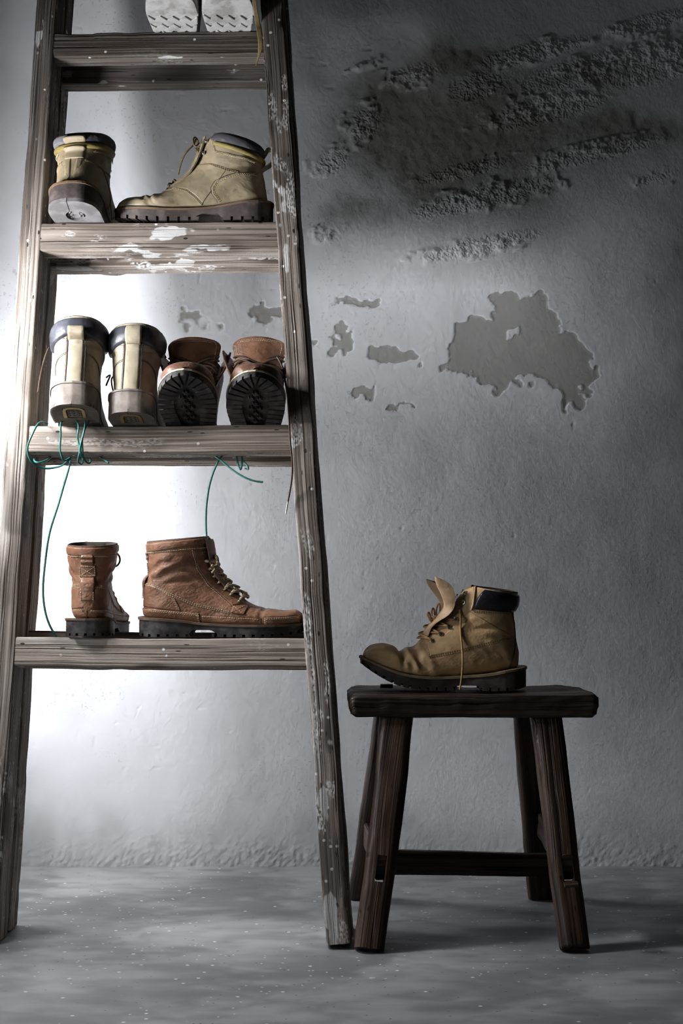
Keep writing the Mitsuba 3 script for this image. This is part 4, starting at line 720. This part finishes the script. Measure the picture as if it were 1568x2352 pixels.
# ---- brown boots, lugged soles towards the viewer
def brown_toe(seed):
    hw = [(x, w * 1.10) for x, w in HW]
    st = [(.309, .038, .308, .028, .006, 2.5, 2), (.303, .052, .299, .027, .028, 3, 2), (.285, .062, .277, .026, .042, 4, 2.2), (.258, .0655, .244, .024, .0500, 4.5, 2.2), (.228, .066, .200, .022, .0515, 4.5, 2.1), (.205, .074, .165, .023, .048, 4.2, 2),
          (.187, .088, .12, .026, .044, 4, 2), (.172, .10, .07, .033, .042, 3.4, 2), (.160, .112, .025, .038, .042, 2.8, 2.1), (.153, .123, .009, .047, .0425, 2.4, 2.1), (.147, .136, .0115, .068, .044, 2.2, 2.1), (.142, .150, .0165, .098, .047, 2.2, 2.2), (.138, .163, .018, .125, .050, 2.2, 2.2), (.134, .172, .018, .145, .052, 2.2, 2.2)]
    b = Boot(st, creases=[(.235, .06, 70, .03, .005, .002)], seed=seed, rough=.001); b.upper('leather_brown_dark', throat=(.47, .42, .60, .008))
    b.sole(hw, [(0, .040), (.09, .030), (.14, .0245), (.2, .0225), (.25, .0245), (.31, .0295)], [(0, 0), (.19, 0), (.23, .003), (.27, .009), (.31, .017)], 'rubber_black', 'welt_cream', lug=.0062, slot=.0042, pitch=.0165, depth=.030, heel=.09, arch=(.09, .13), archh=.014, sep=True, taper=1, welt_t=.0035, weltw=.0012)
    for sg in (1, -1):
        b.panel('eyestay', 'leather_brown_dark', [(.188, .062), (.160, .085), (.135, .110), (.122, .150)], [(.202, .0745), (.176, .0915), (.155, .112), (.139, .150)], sg, th=.0018)
        n = 26; L0 = spline([(.162, .049, .098), (.156, .060, .125), (.153, .068, .150), (.150, .071, .168)], n); L1 = spline([(.125, .040, .10), (.112, .047, .125), (.105, .050, .150), (.100, .051, .172)], n)    # the quarters' flaps stand open
        P = np.stack([L0 + (L1 - L0) * v for v in np.linspace(0, 1, 14)], 1) * np.array([1, sg, 1]); nn = np.array(meshkit.arrays(grid_mesh(P), True)[2]).reshape(P.shape); nn *= np.sign((nn[..., 1] * sg).mean()); th = .0032
        R = np.concatenate([P + nn * th / 2, (P - nn * th / 2)[:, ::-1]], 1); m = grid_mesh(R, close=True); m = m if m.volume > 0 else trimesh.Trimesh(m.vertices, m.faces[:, ::-1], process=False); b.add('quarter_flap', m, 'leather_brown_dark')
        b.stitch(P[1:-1, 1], nn[1:-1, 1], mat='thread_tan', off=.002)
    pts = [(.196, .0765), (.183, .087), (.170, .0975), (.159, .1095), (.1525, .122)]; ey = b.eyelets(pts, 'metal_dark', .0038, .0018)
    A, n = b.tongue('tongue', 'leather_brown', [(.206, .079), (.190, .092), (.174, .108), (.164, .130), (.166, .158), (.172, .190)], lambda u: (.030 + .025 * u) * (1 - .30 * np.clip((u - .84) / .16, 0, 1) ** 2.2), fold=.014)
    for k in (2, 22): b.stitch(A[14:38, k], n[14:38, k], off=.0004)
    b.stitch(A[37, 2:23], n[37, 2:23], off=.0004); b.stitch(A[36, 3:22], n[36, 3:22], off=.0004)
    b.laces(ey, 'lace_brown', r=.0021, lift=.011, diag=True)
    for z0, sg in ((.122, 1), (.116, -1), (.132, 1), (.128, -1)): q, d = b.front(z0); b.add('lace', tube(spline([np.array([.155, .05 * sg, z0 + .022]), q + d * .014 + [0, .024 * sg, .012], q + d * .016, q + d * .014 + [0, -.024 * sg, .002], np.array([.155, -.048 * sg, z0 - .004])], 40), .0019, 8), 'lace_brown')
    return b
b = brown_toe(21); q = np.array([.150, -.056, .155])
b.add('lace', tube(spline([q, q + [.01, -.012, .012], q + [.012, -.014, -.01], q + [.005, -.004, -.022]], 30), .0018, 8), 'lace_brown')
b.place('boot', 'brown boot with black lugged sole facing out, next to the tan boots', -91, 27, 0, (.158, 0, 0), stand(1, 437, .002))
b = brown_toe(22); b.place('boot', 'brown boot with black lugged sole facing out, right end of its rung, long lace hanging', -88, 26, -2, (.160, 0, 0), stand(1, 587, .002))
BT = b.root
pts = [at(636, 820, 3.62), at(650, 850, 3.60), at(658, 900, 3.585), at(664, 975, 3.595), at(666, 1010, 3.60), at(670, 1050, 3.605), at(671, 1085, 3.62), at(667, 1120, 3.63), at(661, 1152, 3.63)]
put(BT + '__lace', tube(spline(pts, 80), .0017, 8), 'lace_brown'); put(BT + '__lace__tip', tube([pts[-1], at(658, 1170, 3.63), at(656.5, 1181, 3.63)], [.0018, .0017, .0012], 8), 'metal_nickel')

# ---- pale wedge soles on the top rung
def wedge(seed):
    st = [(.298, .050, .297, .040, .006, 2.5, 2), (.290, .070, .286, .036, .030, 3, 2), (.268, .082, .260, .034, .043, 4, 2.2), (.235, .086, .22, .034, .0475, 5, 2.2), (.205, .092, .18, .034, .046, 4.5, 2), (.185, .104, .13, .036, .043, 4, 2), (.170, .118, .08, .038, .041, 3.4, 2),
          (.158, .128, .03, .042, .041, 2.8, 2.1), (.150, .138, .010, .052, .042, 2.4, 2.1), (.145, .150, .012, .075, .044, 2.2, 2.1), (.140, .165, .016, .11, .047, 2.2, 2.2), (.134, .178, .017, .15, .05, 2.2, 2.2)]
    b = Boot(st, seed=seed, rough=.001, nt=90, na=64); b.upper('leather_black', throat=(.5, .3, .34, .003))
    b.sole([(x * .97, w * 1.02) for x, w in HW], [(0, .036), (.3, .036)], [(0, 0), (.2, 0), (.25, .001), (.3, .004)], 'rubber_white', None, lugs=False, heel=2, arch=(2, 2.1))
    o = b.outline.buffer(-.0012)
    def zig(x0, h): ys = np.arange(-.060, .0601, .012); return Polygon(np.r_[[(x0 + (.0065 if i % 2 else -.0065), y) for i, y in enumerate(ys)], [(x0 + h + (.0065 if i % 2 else -.0065), y) for i, y in enumerate(ys)][::-1]])
    bands = [zig(x, .0205) for x in np.arange(.020, .185, .0265)]; pl = o.intersection(union_all([affinity.rotate(z, 2) for z in bands] + [o.difference(zig(-.005, .213)).intersection(sbox(.17, -1, 1, 1)), o.intersection(sbox(-1, -1, .008, 1))])).buffer(-.0006).buffer(.0006)
    for q in getattr(pl, 'geoms', [pl]): b.add('outsole__tread_bar', b.ext(q, lambda x: b.gz(x) - .0035, lambda x: b.gz(x) + .002, .0045), 'rubber_white')
    b.tongue('tongue', 'leather_black', [(.19, .105), (.168, .13), (.155, .155), (.15, .185)], lambda u: .02 + .012 * u, fold=.012)
    ey = b.eyelets([(.180, .105), (.168, .117), (.158, .127), (.150, .137)], 'metal_dark'); b.laces(ey, 'lace_rope', r=.0016, lift=.006)
    return b
b = wedge(31); b.place('boot', 'left one of two dark shoes with pale zigzag soles on the top rung', -91, 19, 0, (.15, 0, .0), stand(3, 402, .003))
b = wedge(32); b.place('boot', 'right one of two dark shoes with pale zigzag soles on the top rung, lace hanging', -89, 19, 0, (.15, 0, .0), stand(3, 526, .003))
BT = b.root; st_ = [(582, -40, 3.72), (586, 20, 3.735), (592, 55, 3.745), (597, 85, 3.745), (597, 115, 3.75), (592, 135, 3.76), (588, 151, 3.765)]; L = spline([at(*q) for q in st_], 50); wd = np.interp(np.linspace(0, 1, 50), [0, .35, .55, .8, .88, 1], [.0035, .0045, .0055, .0040, .0018, .0014])
v = np.linspace(-1, 1, 5); R = np.array([np.vstack([L[i] + np.outer(v, [wd[i], 0, 0]) + [0, -.0008, 0], L[i] + np.outer(v[::-1], [wd[i], 0, 0]) + [0, .0008, 0]]) for i in range(50)]); m = grid_mesh(R, close=True); put(BT + '__lace', m if m.volume > 0 else trimesh.Trimesh(m.vertices, m.faces[:, ::-1], process=False), 'lace_olive')

# ------------------------------------------------------------------ green wire tied round the third rung
def wire(name, label, runs, r=.0019):
    k = numbered(name); ms = [tube(spline([at(*q) for q in run], 24 * len(run)), r, 8) for run in runs]
    put(k, cat(ms), 'wire_green'); tag(k, label, 'wire')
W0 = 3.665
wire('green_wire', 'green wire coiled round the left end of a rung, long tail hanging down', [
    [(109, 973, 3.72), (98, 969, 3.69), (84, 978, W0 - .005), (72, 1002, W0 - .012), (63, 1030, W0 - .012), (69, 1055, W0 - .006), (85, 1070, 3.67), (108, 1076, 3.68), (130, 1073, 3.685), (148, 1065, 3.685), (160, 1052, 3.69), (150, 1058, 3.68), (142, 1049, 3.665), (138, 1036, W0 - .004), (139, 1005, W0 - .004), (139, 978, W0 - .003), (141, 970, 3.675), (144, 968, 3.70)],
    [(171, 974, 3.70), (176, 968, 3.675), (180, 984, W0 - .004), (178, 1005, W0 - .005), (183, 1035, W0 - .006), (180, 1062, 3.67), (186, 1066, 3.68), (190, 1040, W0 - .005), (190, 1000, W0 - .006), (197, 980, W0 - .004), (203, 969, 3.675), (202, 968, 3.70)],
    [(193, 970, 3.69), (193, 990, W0 - .009), (188, 1010, W0 - .010), (184, 1030, W0 - .010), (190, 1050, 3.665), (200, 1063, 3.675), (207, 1062, 3.69), (206, 1052, 3.70)],
    [(79, 1052, 3.70), (90, 1062, 3.68), (104, 1058, 3.69), (112, 1050, 3.72)], [(230, 1050, 3.72), (240, 1056, 3.70), (249, 1063, 3.69)],
    [(161, 1050, 3.70), (158, 1075, 3.68), (148, 1110, 3.68), (132, 1165, 3.675), (115, 1220, 3.67), (104, 1290, 3.67), (99, 1350, 3.665), (103, 1400, 3.66), (114, 1436, 3.66), (130, 1462, 3.665)]])
wire('green_wire', 'green wire tied under a rung, one end dropping behind the brown side-view boot', [
    [(512, 1046, 3.71), (500, 1062, 3.69), (488, 1090, 3.69), (478, 1130, 3.69), (473, 1180, 3.70), (474, 1230, 3.70), (479, 1270, 3.70), (482, 1300, 3.70)],
    [(494, 1048, 3.71), (505, 1056, 3.69), (524, 1072, 3.68), (548, 1089, 3.67), (575, 1102, 3.665), (604, 1107, 3.665)],
    [(546, 1048, 3.71), (546, 1065, 3.69), (552, 1078, 3.68), (555, 1066, 3.69), (553, 1048, 3.71)], [(556, 1048, 3.71), (561, 1062, 3.69), (570, 1074, 3.68), (569, 1078, 3.69), (562, 1076, 3.70)]])
